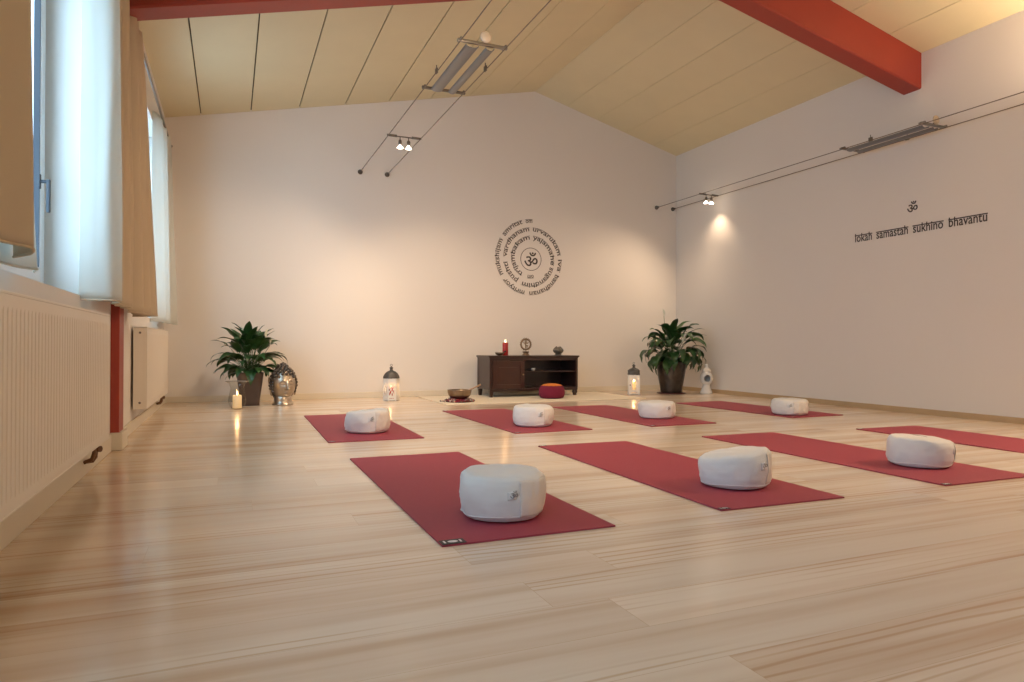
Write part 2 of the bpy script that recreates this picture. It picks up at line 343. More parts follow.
# ------------------------------------------------------------------ radiators
def radiator(y0, y1, z0, z1, label, near=True):
    xf, xb = -.585, -.676; cx = (xf + xb) / 2; h = z1 - z0
    t = thing('radiator', label, 'radiator', (cx, (y0 + y1) / 2, 0), 0, 'white ribbed wall radiators'); oy = (y0 + y1) / 2
    def add(name, b, m):
        for v in b.verts: v.co -= Vector((cx, oy, 0))
        return obj(name, b, m, t)
    # ribbed front panel as one corrugated sheet
    b = bm_(); prof = []; y = y0 + .03; pitch = .042
    n = int((y1 - y0 - .06) / pitch)
    ys = [(y0 + .002, 0)]
    for k in range(n):
        a = y0 + .03 + k * (y1 - y0 - .06) / n; p = (y1 - y0 - .06) / n
        ys += [(a, 0), (a + .12 * p, -.0035), (a + .20 * p, -.0035), (a + .32 * p, 0)]
    ys.append((y1 - .002, 0))
    zs = [z0 + .004, z0 + .035, z0 + .05, z1 - .06, z1 - .045, z1 - .008]; dep = [0, 0, 1, 1, 0, 0]
    G = [[b.verts.new((xf + d * f, yy, z)) for yy, d in ys] for z, f in zip(zs, dep)]
    for A, B in zip(G, G[1:]):
        for k in range(len(ys) - 1): b.faces.new((A[k], A[k + 1], B[k + 1], B[k]))
    add('front_panel', b, 'radiator_enamel')
    b = bm_(); box(b, xb, xb + .012, y0 + .003, y1 - .003, z0, z1 - .01); box(b, xb + .012, xf - .012, y0 + .02, y1 - .02, z0 + .03, z1 - .05); add('back_panel', b, 'radiator_enamel')
    b = bm_(); box(b, xb, xf + .002, y0, y1, z1 - .010, z1, .003); box(b, xb, xf + .002, y0, y1, z0 - .004, z0 + .004, .002); add('top_grille', b, 'radiator_enamel')
    for yy, s in ((y0, 1), (y1, -1)):
        b = bm_(); box(b, xb, xf + .001, min(yy, yy + s * .004), max(yy, yy + s * .004), z0, z1, .001); add('side_panel', b, 'radiator_enamel')
        for zz in (z0 + .045, z1 - .045):
            b = bm_(); tube(b, [(cx, yy - s * .006, zz), (cx, yy + s * .002, zz)], .017, 16)
            tube(b, [(cx, yy - s * .0075, zz), (cx, yy - s * .005, zz)], .009, 6, mi=1); q = add('end_plug', b, ['radiator_enamel', 'steel_dark'])
    b = bm_(); v = y1 - .09
    tube(b, [(cx, v, z0), (cx, v, z0 - .05), (cx - .003, v, z0 - .085), (cx - .015, v, z0 - .105), (XL + .017, v, z0 - .108)], .011)
    tube(b, [(cx, v - .0, z0 - .012), (cx, v, z0 - .03)], .017, 6); tube(b, [(cx, v, z0 - .045), (cx + .022, v - .012, z0 - .045)], [.013, .016], 10)
    tube(b, [(cx, v - .05, z0), (cx, v - .05, z0 - .06), (cx - .01, v - .05, z0 - .09), (XL + .017, v - .05, z0 - .105)], .010); tube(b, [(cx, v - .05, z0 - .01), (cx, v - .05, z0 - .03)], .015, 6)
    plabel(add('valve', b, 'brass_dark'), 'dark brass valve and pipe elbow')
radiator(1.9, 4.08, .175, .819, 'long white ribbed radiator in the foreground under the window')
radiator(5.78, 7.66, .175, .797, 'white ribbed radiator further back, right of the red post')

# ------------------------------------------------------------------ curtains
def smooth_path(keys, n):
    out = []
    for i in range(n + 1):
        t = i / n * (len(keys) - 1); k = min(int(t), len(keys) - 2); f = t - k
        p = [keys[max(k - 1, 0)], keys[k], keys[k + 1], keys[min(k + 2, len(keys) - 1)]]
        out.append(tuple(.5 * ((2 * p[1][j]) + (-p[0][j] + p[2][j]) * f + (2 * p[0][j] - 5 * p[1][j] + 4 * p[2][j] - p[3][j]) * f * f + (-p[0][j] + 3 * p[1][j] - 3 * p[2][j] + p[3][j]) * f ** 3) for j in range(2)))
    return out
def curtain(top, bot, z0, z1, label, seed=1, m='curtain_cloth', edge=0, zfun=None):
    base = Vector((bot[0][0], bot[0][1], z0)); t = thing('curtain', label, 'curtain', base, 0, 'cream window curtains')
    n = 110; A = smooth_path(top, n); B = smooth_path(bot, n); rows = 40; b = bm_(); G = []
    for r in range(rows + 1):
        f = r / rows; g = f ** .8; row = []
        for i in range(n + 1):
            x = A[i][0] * (1 - g) + B[i][0] * g; y = A[i][1] * (1 - g) + B[i][1] * g; zb = z0 + (zfun(i / n) if zfun else 0)
            z = z1 + (zb - z1) * f; w = noise.noise(Vector((i * .06, z * 1.3, seed))) * .012
            row.append(b.verts.new(Vector((x + w, y + w * .5, z)) - base))
        G.append(row)
    for P, Q in zip(G, G[1:]):
        for i in range(n):
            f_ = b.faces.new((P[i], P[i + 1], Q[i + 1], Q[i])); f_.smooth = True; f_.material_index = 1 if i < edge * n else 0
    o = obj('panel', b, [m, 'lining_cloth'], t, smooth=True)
    s = o.modifiers.new('thick', 'SOLIDIFY'); s.thickness = .0025; s.offset = 0
    # bottom hem: a turned and stitched band
    b = bm_(); row = G and [ (B[i][0], B[i][1], z0 + (zfun(i / n) if zfun else 0)) for i in range(n + 1)]
    tube(b, [Vector(p) - base + Vector((noise.noise(Vector((i * .06, p[2] * 1.3, seed))) * .012, 0, .004)) for i, p in enumerate(row)], .0045, 6); obj('hem', b, m, t, smooth=True)
    return t
# rods
def rod(y0, y1, label, z=2.86):
    t = thing('curtain_rod', label, 'curtain rod', (-.62, (y0 + y1) / 2, z), 0, 'curtain rods on the window wall'); h = (y1 - y0) / 2
    b = bm_(); tube(b, [(0, -h, 0), (0, h, 0)], .011, 12); obj('rod', b, 'steel', t)
    for s in (-1, 1):
        b = bm_(); lathe(b, [(0, 0), (.012, .002), (.019, .02), (.012, .038), (0, .042)], 12); 
        for v in b.verts: v.co = Vector((v.co.x, s * (h + v.co.z), v.co.y))
        obj('finial', b, 'steel', t)
        b = bm_(); box(b, -.072, -.066, s * (h - .12) - .02, s * (h - .12) + .02, -.03, .03, .002); box(b, -.068, .005, s * (h - .12) - .006, s * (h - .12) + .006, -.018, -.008); obj('bracket', b, 'steel', t)
rod(1.2, 4.72, 'curtain rod above the nearer window on the left wall')
rod(4.98, 8.30, 'curtain rod above the far window on the left wall')
Z1 = 2.87
curtain([(-.62, 1.35), (-.57, 1.5), (-.64, 1.65), (-.57, 1.8), (-.64, 1.95), (-.57, 2.1), (-.64, 2.25), (-.58, 2.4), (-.60, 2.52), (-.655, 2.58)],
        [(-.62, 1.3), (-.54, 1.45), (-.62, 1.6), (-.53, 1.75), (-.60, 1.9), (-.55, 2.02), (-.57, 2.18), (-.53, 2.32), (-.56, 2.46), (-.64, 2.58)], .94, Z1, 'cream curtain at the left edge of the picture, nearest of the curtains', 1)
curtain([(-.69, 2.3), (-.68, 2.5), (-.675, 2.62), (-.69, 2.72)], [(-.68, 2.1), (-.64, 2.3), (-.655, 2.5), (-.62, 2.68), (-.60, 2.72), (-.64, 2.80)], .915, Z1, 'thin pale lining curtain hanging lower, behind the nearest cream curtain', 2, 'lining_cloth')
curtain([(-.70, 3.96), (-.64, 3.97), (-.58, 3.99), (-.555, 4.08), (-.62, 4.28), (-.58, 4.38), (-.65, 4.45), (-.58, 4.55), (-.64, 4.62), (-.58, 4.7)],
        [(-.70, 3.92), (-.63, 3.93), (-.555, 3.96), (-.53, 4.08), (-.60, 4.24), (-.555, 4.36), (-.62, 4.46), (-.55, 4.58), (-.62, 4.70), (-.56, 4.80)], .885, Z1, 'cream curtain daylit bluish white along its window edge, right of the near window', 3, edge=.36)  # window edge in paler, more translucent lining; daylight partly put into its colour
curtain([(-.62, 4.92), (-.58, 4.98), (-.65, 5.08), (-.585, 5.18), (-.65, 5.28), (-.585, 5.38), (-.66, 5.48), (-.66, 5.56)],
        [(-.60, 4.86), (-.52, 4.95), (-.60, 5.06), (-.50, 5.18), (-.58, 5.28), (-.485, 5.40), (-.56, 5.52), (-.66, 5.60)], .865, Z1, 'deeply folded cream curtain in front of the red post', 4)
curtain([(-.69, 7.15), (-.66, 7.2), (-.62, 7.35), (-.66, 7.5), (-.61, 7.65), (-.66, 7.8), (-.60, 7.95), (-.65, 8.05), (-.61, 8.15)],
        [(-.69, 7.05), (-.64, 7.12), (-.58, 7.3), (-.62, 7.45), (-.56, 7.65), (-.60, 7.8), (-.53, 8.0), (-.58, 8.12), (-.54, 8.26)], .875, Z1, 'pale curtain of the far window, next to the back corner', 5, 'lining_cloth')

# ------------------------------------------------------------------ cable lighting
def cable(x, z, label, grp):
    t = thing('light_cable', label, 'cable', (x, YB, z), 0, grp)
    b = bm_(); L = YB - YN; n = 24
    tube(b, [(0, -L * i / n, -.012 * sin(pi * i / n)) for i in range(n + 1)], .0042, 6); obj('wire', b, 'cable', t)
    b = bm_(); lathe(b, [(0, 0), (.030, 0), (.030, .012), (.016, .018), (.016, .05), (.009, .065), (0, .07)], 16)
    for v in b.verts: v.co = Vector((v.co.x, -v.co.z, v.co.y))
    obj('wall_anchor', b, 'steel_dark', t); return t
XA, XB_, ZA = 1.49, 1.83, 2.83; XC, XD, ZD = 5.92, 6.215, 2.745
cable(XA, ZA, 'left wire of the cable light pair over the middle of the room', 'cable light wires'); cable(XB_, ZA, 'right wire of the cable light pair over the middle of the room', 'cable light wires')
cable(XC, ZD, 'cable light wire along the right wall, the one further from the wall', 'cable light wires'); cable(XD, ZD, 'cable light wire running closest to the right wall', 'cable light wires')
def lamp(name, kind, par, loc, energy, col, **k):
    d = bpy.data.lights.new(name, kind); d.energy = energy; d.color = col
    for a, v in k.items(): setattr(d, a, v)
    o = bpy.data.objects.new(name, d); C.objects.link(o); o.parent = par; o.location = loc; return o
def aim(o, d): o.rotation_euler = Vector(d).to_track_quat('-Z', 'Y').to_euler()
WARM = (1, .74, .50)
def twin_spot(x0, x1, y, z, label, e=55, dirs=((-.15, .55, -1), (.2, .6, -1)), grp='twin spot heads hung on the cables', size=115):
    cx = (x0 + x1) / 2; w = (x1 - x0) / 2; t = thing('twin_spotlight', label, 'spotlight', (cx, y, z), 0, grp)
    b = bm_(); tube(b, [(-w - .01, 0, 0), (-w + .09, 0, 0)], [.012, .014]); tube(b, [(w - .09, 0, 0), (w + .01, 0, 0)], [.014, .012]); tube(b, [(-w + .05, 0, -.003), (w - .05, 0, -.003)], .007)
    obj('crossbar', b, 'steel_dark', t)
    for sx, d in zip((-.045, .045), dirs):
        b = bm_(); tube(b, [(sx, 0, -.003), (sx, 0, -.04)], .005); lathe(b, [(0, -.035), (.012, -.037), (.018, -.05), (.018, -.085), (.013, -.09), (0, -.09)], 14, (sx, 0, 0)); h = obj('lamp_holder', b, 'steel_dark', t)
        b = bm_(); lathe(b, [(.008, -.09), (.014, -.10), (.030, -.118), (.031, -.122), (.0, -.128)], 16, (sx, 0, 0)); q = obj('bulb', b, 'bulb_glass', t); plabel(q, 'glowing reflector bulb')
        l = lamp('spot_light', 'SPOT', t, (sx, 0, -.15), e if isinstance(e, int) else e[0 if sx < 0 else 1], WARM, spot_size=radians(size), spot_blend=.9, shadow_soft_size=.03); aim(l, d)
    return t
def linear(x0, x1, y0, y1, z, label, e=70, up=True):
    cx = (x0 + x1) / 2; w = (x1 - x0) / 2; t = thing('linear_lamp', label, 'ceiling lamp', (cx, y0, z), 0, 'twin bar lamps hung on the cables'); L = y1 - y0
    for yy in (0, L):
        b = bm_(); box(b, -w - .02, w + .02, yy - .012, yy + .012, -.012, .008, .003)
        for s in (-1, 1): tube(b, [(s * w, yy - .03, 0), (s * w, yy + .03, 0)], .012, 10)
        obj('crossbar', b, 'steel' if yy == 0 else 'steel_dark', t)
    for sx, ww in ((-.07, .050), (.065, .034)):
        b = bm_()                                   # curved metal trough, open towards the ceiling
        pr = [(sx + ww * cos(a), -.012 - .022 * sin(a)) for a in [pi * k / 10 for k in range(11)]]; pr2 = [(sx + (ww - .003) * cos(a), -.009 - .022 * sin(a) * .93) for a in [pi * k / 10 for k in range(10, -1, -1)]]
        prism(b, pr + pr2, .02, L - .02); obj('reflector', b, 'reflector', t, smooth=False)
        b = bm_(); tube(b, [(sx, .05, -.014), (sx, L - .05, -.014)], .006, 8); obj('tube', b, 'disc_glass', t)
        if not e: continue
        l = lamp('uplight', 'AREA', t, (sx, L / 2, .0), e, WARM, shape='RECTANGLE', size=ww * 1.6, size_y=L - .1); l.rotation_euler = (pi, 0, 0)
    b = bm_(); lathe(b, [(0, 0), (.03, .002), (.042, .01), (.044, .016), (.0, .02)], 20)
    for v in b.verts: v.co = Vector((v.co.x + .02, v.co.z - .03, v.co.y + .045))
    obj('glass_disc', b, 'disc_glass', t)
    b = bm_(); tube(b, [(0.0, 0, .0), (.02, -.005, .045)], .005); obj('disc_arm', b, 'steel_dark', t)
    for s, yy in ((-1, .62 * L), (1, .42 * L)):
        b = bm_(); box(b, s * w - .008, s * w + .008, yy - .02, yy + .02, -.02, .02, .003); tube(b, [(s * w, yy, .02), (s * w, yy, .045)], .004); obj('clip', b, 'steel_dark', t)
    return t
E_UP = 8
linear(XA, XB_, 4.52, 5.47, ZA, 'twin bar lamp hanging in the middle of the ceiling', 0)
linear(XC, XD, 4.27, 5.15, ZD, 'twin bar lamp beside the right wall under the beam end', 0)
twin_spot(XA, XB_, 6.87, ZA, 'pair of small glowing spots on the middle cables near the back wall', 100, ((-.6, .42, -1), (.3, .42, -1)))
twin_spot(XC, XD, 7.47, ZD, 'pair of small glowing spots on the cables by the right corner', (75, 16), ((-.6, .30, -1), (.05, .1, -1)))

# ------------------------------------------------------------------ yoga mats
MW, ML = .663, 1.83
def yoga_mat(x, y, deg, label, corners, L=ML, printed=False):
    t = thing('yoga_mat', label, 'yoga mat', (x, y, 0), radians(deg), 'dark red yoga mats laid out on the floor')
    b = bm_(); n = 24; m = 8; th = .0055
    def zz(u, v): return .0006 + max(0, noise.noise(Vector((u * 3 + x, v * 3 + y, 0)))) * .0015
    for lay in (0, 1):
        G = [[b.verts.new((MW * i / m, L * j / n, zz(MW * i / m, L * j / n) + lay * th if lay else 0.0005)) for i in range(m + 1)] for j in range(n + 1)]
        for A, B in zip(G, G[1:]):
            for i in range(m): b.faces.new((A[i], A[i + 1], B[i + 1], B[i]) if lay else (B[i], B[i + 1], A[i + 1], A[i]))
        if lay == 0: G0 = G
    def rim(Gr): return [Gr[0][i] for i in range(m)] + [Gr[j][m] for j in range(n)] + [Gr[n][i] for i in range(m, 0, -1)] + [Gr[j][0] for j in range(n, 0, -1)]
    P, Q = rim(G0), rim(G)
    for k in range(len(P)): b.faces.new((P[k], P[(k + 1) % len(P)], Q[(k + 1) % len(P)], Q[k]))
    obj('foam_sheet', b, 'mat_red', t, smooth=False)
    for (u, v) in corners:
        s = 1 if printed else .55; u0 = u * MW; v0 = v * L; w, h = .085 * s, .05 * s; e = .002
        a = u0 + e if u == 0 else u0 - e - w; c = v0 + e if v == 0 else v0 - e - h; z = .0075
        b = bm_(); box(b, a, a + w, c, c + h, z - .001, z + .0006, .0004); q = obj('corner_label', b, 'black_label', t); plabel(q, 'black label with a pale emblem')
        b = bm_(); k = bmesh.ops.create_circle(b, cap_ends=True, segments=20, radius=.012 * s)
        for vt in b.verts: vt.co = Vector((a + w * .5 + vt.co.x * 1.5, c + h * .5 + vt.co.y, z + .0009))
        box(b, a + w * .78, a + w * .86, c + h * .25, c + h * .75, z + .0006, z + .001); box(b, a + w * .12, a + w * .2, c + h * .25, c + h * .75, z + .0006, z + .001)
        obj('emblem', b, 'white_print', q)
yoga_mat(.6486, 2.134, .13, 'dark red yoga mat nearest the viewer, front row left', [(0, 0)], printed=True)
yoga_mat(1.8307, 2.1725, -1.2, 'dark red yoga mat in the middle of the front row', [(0, 0), (0, 1)])
yoga_mat(3.1556, 2.1564, -.73, 'dark red yoga mat at the right of the front row, under a white cushion', [(0, 0)])
yoga_mat(.616, 4.6692, -.6, 'dark red yoga mat in the back row, leftmost, in front of the white lantern', [(0, 0)])
yoga_mat(1.9785, 4.641, .48, 'dark red yoga mat in the back row, in front of the singing bowl', [(0, 0), (0, 1)])
yoga_mat(3.1879, 4.6357, .08, 'dark red yoga mat in the back row, in front of the maroon cushion', [(0, 0)])
yoga_mat(4.785, 4.718, 1.2, 'dark red yoga mat in the back row at right, leading to the large plant', [(0, 0)], 1.70)
yoga_mat(4.5687, 2.0616, -1.7, 'dark red yoga mat with no cushion in view, cut by the right edge', [(0, 1)])

# ------------------------------------------------------------------ meditation cushions
def pouf(x, y, rz, label, seed, tilt=0, tdir=0, h=.172, r=.17, seam=0, lab=True, squash=1):
    t = thing('meditation_cushion', label, 'cushion', (x, y, .008), rz, 'round white meditation cushions on the mats')
    rnd = random.Random(seed)
    prof = [(0, 0), (.09, .0), (.135, .001), (.152, .006), (.163, .022), (.169, .05), (.172, .085), (.171, .115), (.168, .142), (.161, .160), (.150, .169), (.13, .173), (.08, .175), (.04, .1755), (0, .1755)]
    pr = [(a * r / .172, c * h / .1755) for a, c in prof]
    def dense(p, k=3):
        o = []
        for (a, c), (e, g) in zip(p, p[1:]):
            for i in range(k): o.append((a + (e - a) * i / k, c + (g - c) * i / k))
        return o + [p[-1]]
    def sh(a, rr, z, puff=0):
        f = z / h; px, py = cos(a), sin(a)
        rr2 = rr * (1 + .05 * noise.noise(Vector((px * 1.3, py * 1.3, z * 6 + seed * 3.1))) + .03 * noise.noise(Vector((px * 5, py * 5, z * 14 + seed)))) * (1 + .02 * sin(2 * a + seed))
        rr2 += .008 * max(0, noise.noise(Vector((px * 9, py * 9, z * 30 + seed)))) * (1 if z > .02 else 0)
        zz = z * (1 + .05 * noise.noise(Vector((px * rr * 14, py * rr * 14, seed * 1.7)))) + f * tilt * rr * cos(a - tdir)
        return rr2 + puff, zz
    b = bm_(); lathe(b, dense(pr), 56, mod=sh); 
    c_ = obj('cover', b, 'pouf_cloth', t, smooth=True)
    def strip(a0, a1, z0, z1, puff, m, name, nz=14, na=8, par=t):
        b = bm_(); G = []
        def rad(z):
            for (ra, za), (rb, zb) in zip(pr[3:], pr[4:]):
                if z <= zb: return ra + (rb - ra) * max(0, (z - za)) / (zb - za + 1e-9)
            return pr[-3][0]
        for i in range(nz + 1):
            z = z0 + (z1 - z0) * i / nz; row = []
            for k in range(na + 1):
                a = a0 + (a1 - a0) * k / na; rr, zz = sh(a, rad(z), z); row.append(b.verts.new(((rr + puff) * cos(a), (rr + puff) * sin(a), zz)))
            G.append(row)
        for A, B in zip(G, G[1:]):
            for k in range(na): b.faces.new((A[k], A[k + 1], B[k + 1], B[k]))
        o = obj(name, b, m, par, smooth=True); s = o.modifiers.new('t', 'SOLIDIFY'); s.thickness = .0015; s.offset = 0; return o
    # overlapping closing flap: a panel of the cover that laps over the rest
    strip(seam, seam + 1.35, .02 * h / .17, .15 * h / .17, .0022, 'pouf_cloth_warm', 'closing_flap', 14, 22)
    # piping round the lower edge
    b = bm_(); pts = []
    for k in range(49):
        a = 2 * pi * k / 48; rr, zz = sh(a, pr[4][0], pr[4][1] + .004 * sin(3 * a + seed)); pts.append(((rr + .001) * cos(a), (rr + .001) * sin(a), zz))
    tube(b, pts, .0022, 6, False); obj('piping', b, 'pouf_cloth', t, smooth=True)
    if lab:
        w = .06; a0 = seam - .31; zl = h * .52
        o = strip(a0, a0 + .2, zl, zl + .032, .0028, 'white_print', 'sewn_label', 5, 4)
        me = glyph_mesh('ॐ', .036); b = bm_(); b.from_mesh(me)
        for v in b.verts:
            a = a0 + .05 + v.co.x / r; z = zl + .004 + v.co.y; rr, zz = sh(a, pr[6][0], z); v.co = Vector(((rr + .0055) * cos(a), (rr + .0055) * sin(a), zz))
        q = obj('label_print', b, 'grey_print', o)
    return t
fa = -pi / 2 - .38   # direction from a cushion towards the viewer, roughly
pouf(.985, 2.44, 0, 'biggest white cushion in view, on the nearest mat, front row left', 1, .0, 0, .176, .166, fa + .42)
pouf(2.22, 2.545, 0, 'white cushion on the middle front mat, its top sloping up to the right', 2, .16, fa + 1.2, .162, .164, fa + .75)
pouf(3.55, 2.575, 0, 'white cushion on the front row mat at right, dark zip mark on top', 3, -.05, fa + 1.4, .158, .158, fa + 1.0)
pouf(.962, 5.12, 0, 'white cushion on the back row mat in front of the white lantern', 4, .10, fa + 1.3, .165, .168, fa + .55)
pouf(2.30, 5.03, 0, 'white drum shaped cushion on the mat in front of the singing bowl', 5, 0, 0, .165, .168, fa + .5)
pouf(3.61, 5.17, 0, 'white cushion on the mat in front of the maroon cushion', 6, .02, fa + 1.2, .15, .17, fa + .6)
pouf(4.99, 4.95, 0, 'white cushion on the back row mat at right beside the right wall', 7, 0, 0, .15, .17, fa - .2)
# zip on the front-right cushion top is part of that cushion
zp = [o for o in C.objects if o.get('label', '').endswith('dark zip mark on top')][0]
b = bm_(); tube(b, [(.02, -.035, .1545), (.03, .0, .1565), (.028, .045, .1575), (.02, .085, .157)], .003, 6); obj('zip', b, 'steel_dark', zp)

# ------------------------------------------------------------------ rug, cabinet and its things
def rug():
    b = bm_(); box(b, 2.2, 4.78, 7.08, 8.36, .0005, .008, .003)
    o = obj('cream_rug', b, 'rug_cream'); tag(o, 'thin cream rug on the floor under the low cabinet', 'rug')
rug()
CX0, CX1, CY0, CY1, CB, CT = 2.995, 4.235, 7.85, 8.30, .008, .531
def cabinet():
    ox, oy, oz = (CX0 + CX1) / 2, (CY0 + CY1) / 2, CB
    t = thing('media_cabinet', 'low dark brown wooden cabinet with one door and open shelves', 'cabinet', (ox, oy, oz))
    def add(n, b, m='dark_wood', par=t, smooth=None):
        for v in b.verts: v.co -= Vector((ox, oy, oz))
        o = obj(n, b, m, par, smooth); return o
    D = CX0 + .47
    zb = .10; zt = CT - .022
    b = bm_(); box(b, CX0 - .02, CX1 + .02, CY0 - .02, CY1, zt, CT, .005); box(b, CX0 - .008, CX1 + .008, CY0 - .008, CY1, zt - .012, zt, .002); add('top', b)
    b = bm_(); box(b, CX0, CX0 + .022, CY0 + .01, CY1, zb, zt - .012); box(b, CX0 - .004, CX0 + .02, CY0, CY0 + .055, zb, zt - .012, .002); box(b, CX0 - .004, CX0 + .02, CY1 - .05, CY1, zb, zt - .012, .002); add('side_panel', b)
    b = bm_(); box(b, CX1 - .022, CX1, CY0 + .01, CY1, zb, zt - .012, .001); add('side_panel', b)
    b = bm_(); box(b, D - .011, D + .011, CY0 + .005, CY1 - .01, zb + .02, zt - .012, .001); add('divider', b)
    b = bm_(); box(b, CX0 + .022, CX1 - .022, CY1 - .012, CY1 - .002, zb, zt - .012); add('back_panel', b)
    b = bm_(); box(b, CX0 + .022, CX1 - .022, CY0 + .005, CY1 - .012, zb, zb + .022); add('bottom_board', b)
    b = bm_(); box(b, D + .011, CX1 - .022, CY0 + .03, CY1 - .012, .315, .333, .001); add('shelf', b)
    # face frame rails with curved apron
    b = bm_(); box(b, CX0 + .0, CX1, CY0 - .006, CY0 + .012, zb - .022, zb + .012, .003); box(b, CX0 - .002, CX0 + .032, CY0 - .006, CY0 + .012, zb + .012, zt - .012, .002)
    box(b, CX1 - .03, CX1 + .002, CY0 - .006, CY0 + .012, zb + .012, zt - .012, .002); box(b, CX0 + .032, CX1 - .03, CY0 - .006, CY0 + .012, zt - .04, zt - .012, .002); add('face_frame', b)
    # framed door
    a, c, z0, z1 = CX0 + .036, D - .004, zb + .016, zt - .044
    b = bm_(); w = .05; y0, y1 = CY0 - .012, CY0 + .006
    box(b, a, a + w, y0, y1, z0, z1, .003); box(b, c - w, c, y0, y1, z0, z1, .003); box(b, a + w, c - w, y0, y1, z0, z0 + w, .003); box(b, a + w, c - w, y0, y1, z1 - w, z1, .003)
    box(b, a + w, c - w, y0 + .008, y1 - .002, z0 + w, z1 - w); box(b, a + w + .03, c - w - .03, y0 + .003, y0 + .009, z0 + w + .03, z1 - w - .03, .003); dr = add('door', b, 'dark_wood_door')
    b = bm_(); lathe(b, [(0, .0), (.006, 0), (.006, .01), (.012, .016), (.011, .024), (0, .027)], 14)
    for v in b.verts: v.co = Vector((c - .022 + v.co.x, y0 - v.co.z, (z0 + z1) / 2 + v.co.y))
    add('knob', b, 'bronze', dr, True)
    for lx, fx in ((CX0 + .026, 0), (CX1 - .03, 1)):
        for ly in (CY0 + .022, CY1 - .03):
            b = bm_()
            if fx == 0: 
                vs = box(b, lx - .026, lx + .026, ly - .026, ly + .026, CB, zb - .005, .002)
                for v in vs:
                    k = (v.co.z - CB) / (zb - CB); v.co.x = lx + (v.co.x - lx) * (.68 + .32 * k); v.co.y = ly + (v.co.y - ly) * (.68 + .32 * k)
            else: lathe(b, [(0, CB), (.020, CB), (.027, CB + .008), (.024, CB + .02), (.034, CB + .035), (.037, CB + .05), (.030, CB + .068), (.024, CB + .074), (.034, CB + .082), (.034, zb - .004), (0, zb - .004)], 20, (lx, ly, 0))
            add('leg', b)
cabinet()
ZT = CT
# small clear tealight dish on the shelf
t = thing('tealight_cup', 'small pale tealight cup on the cabinet shelf', 'candle holder', (3.66, 8.0, .333))
b = bm_(); lathe(b, [(0, 0), (.02, 0), (.026, .01), (.030, .03), (.028, .031), (.022, .012), (0, .006)], 20); obj('cup', b, 'ceramic_white', t, True)
b = bm_(); lathe(b, [(0, .007), (.018, .008), (.018, .022), (0, .022)], 16); obj('tealight', b, 'tealight', t, True)
def flame(par, loc, s=1, e=1.2):
    b = bm_(); lathe(b, [(0, 0), (.004, .004), (.0055, .011), (.0035, .022), (0, .034)], 12); 
    for v in b.verts: v.co *= s
    o = obj('flame', b, 'flame', par, True, loc=loc); l = lamp('candle_glow', 'POINT', par, (loc[0], loc[1], loc[2] + .02), e, (1, .55, .22), shadow_soft_size=.012); return o
def candle(name, label, loc, r, h, m, e=.8, par=None, fs=1):
    if par is None: t = thing(name, label, 'candle', loc); o = Vector((0, 0, 0))
    else: t = par; o = Vector(loc)
    b = bm_(); lathe(b, [(0, 0), (r * .96, 0), (r, .003), (r, h - .004), (r * .93, h), (r * .7, h - .004), (0, h - .006)], 28, o); w = obj('wax', b, m, t, True)
    b = bm_(); tube(b, [o + Vector((0, 0, h - .006)), o + Vector((.001, 0, h + .008))], .0014, 6); obj('wick', b, 'wick', t)
    flame(t, (o.x, o.y, o.z + h + .004), fs, e); return t
candle('pillar_candle', 'lit red pillar candle on the left of the cabinet top', (3.285, 8.05, ZT), .037, .165, 'red_wax', 1.0)
# small bowl beside the candle
t = thing('brass_bowl', 'small dull brass bowl left of the red candle', 'bowl', (3.175, 7.97, ZT))
b = bm_(); lathe(b, [(0, .003), (.02, .003), (.024, 0), (.03, .002), (.052, .018), (.062, .04), (.059, .041), (.048, .021), (.02, .009), (0, .008)], 28); obj('bowl_shell', b, 'bowl_metal', t, True)
b = bm_(); tube(b, [(-.02, 0, .018), (.03, .01, .03), (.085, .02, .052)], [.008, .007, .009], 8); sphere(b, (.088, .02, .053), .011); plabel(obj('striker', b, 'dark_wood', t), 'dark striker')
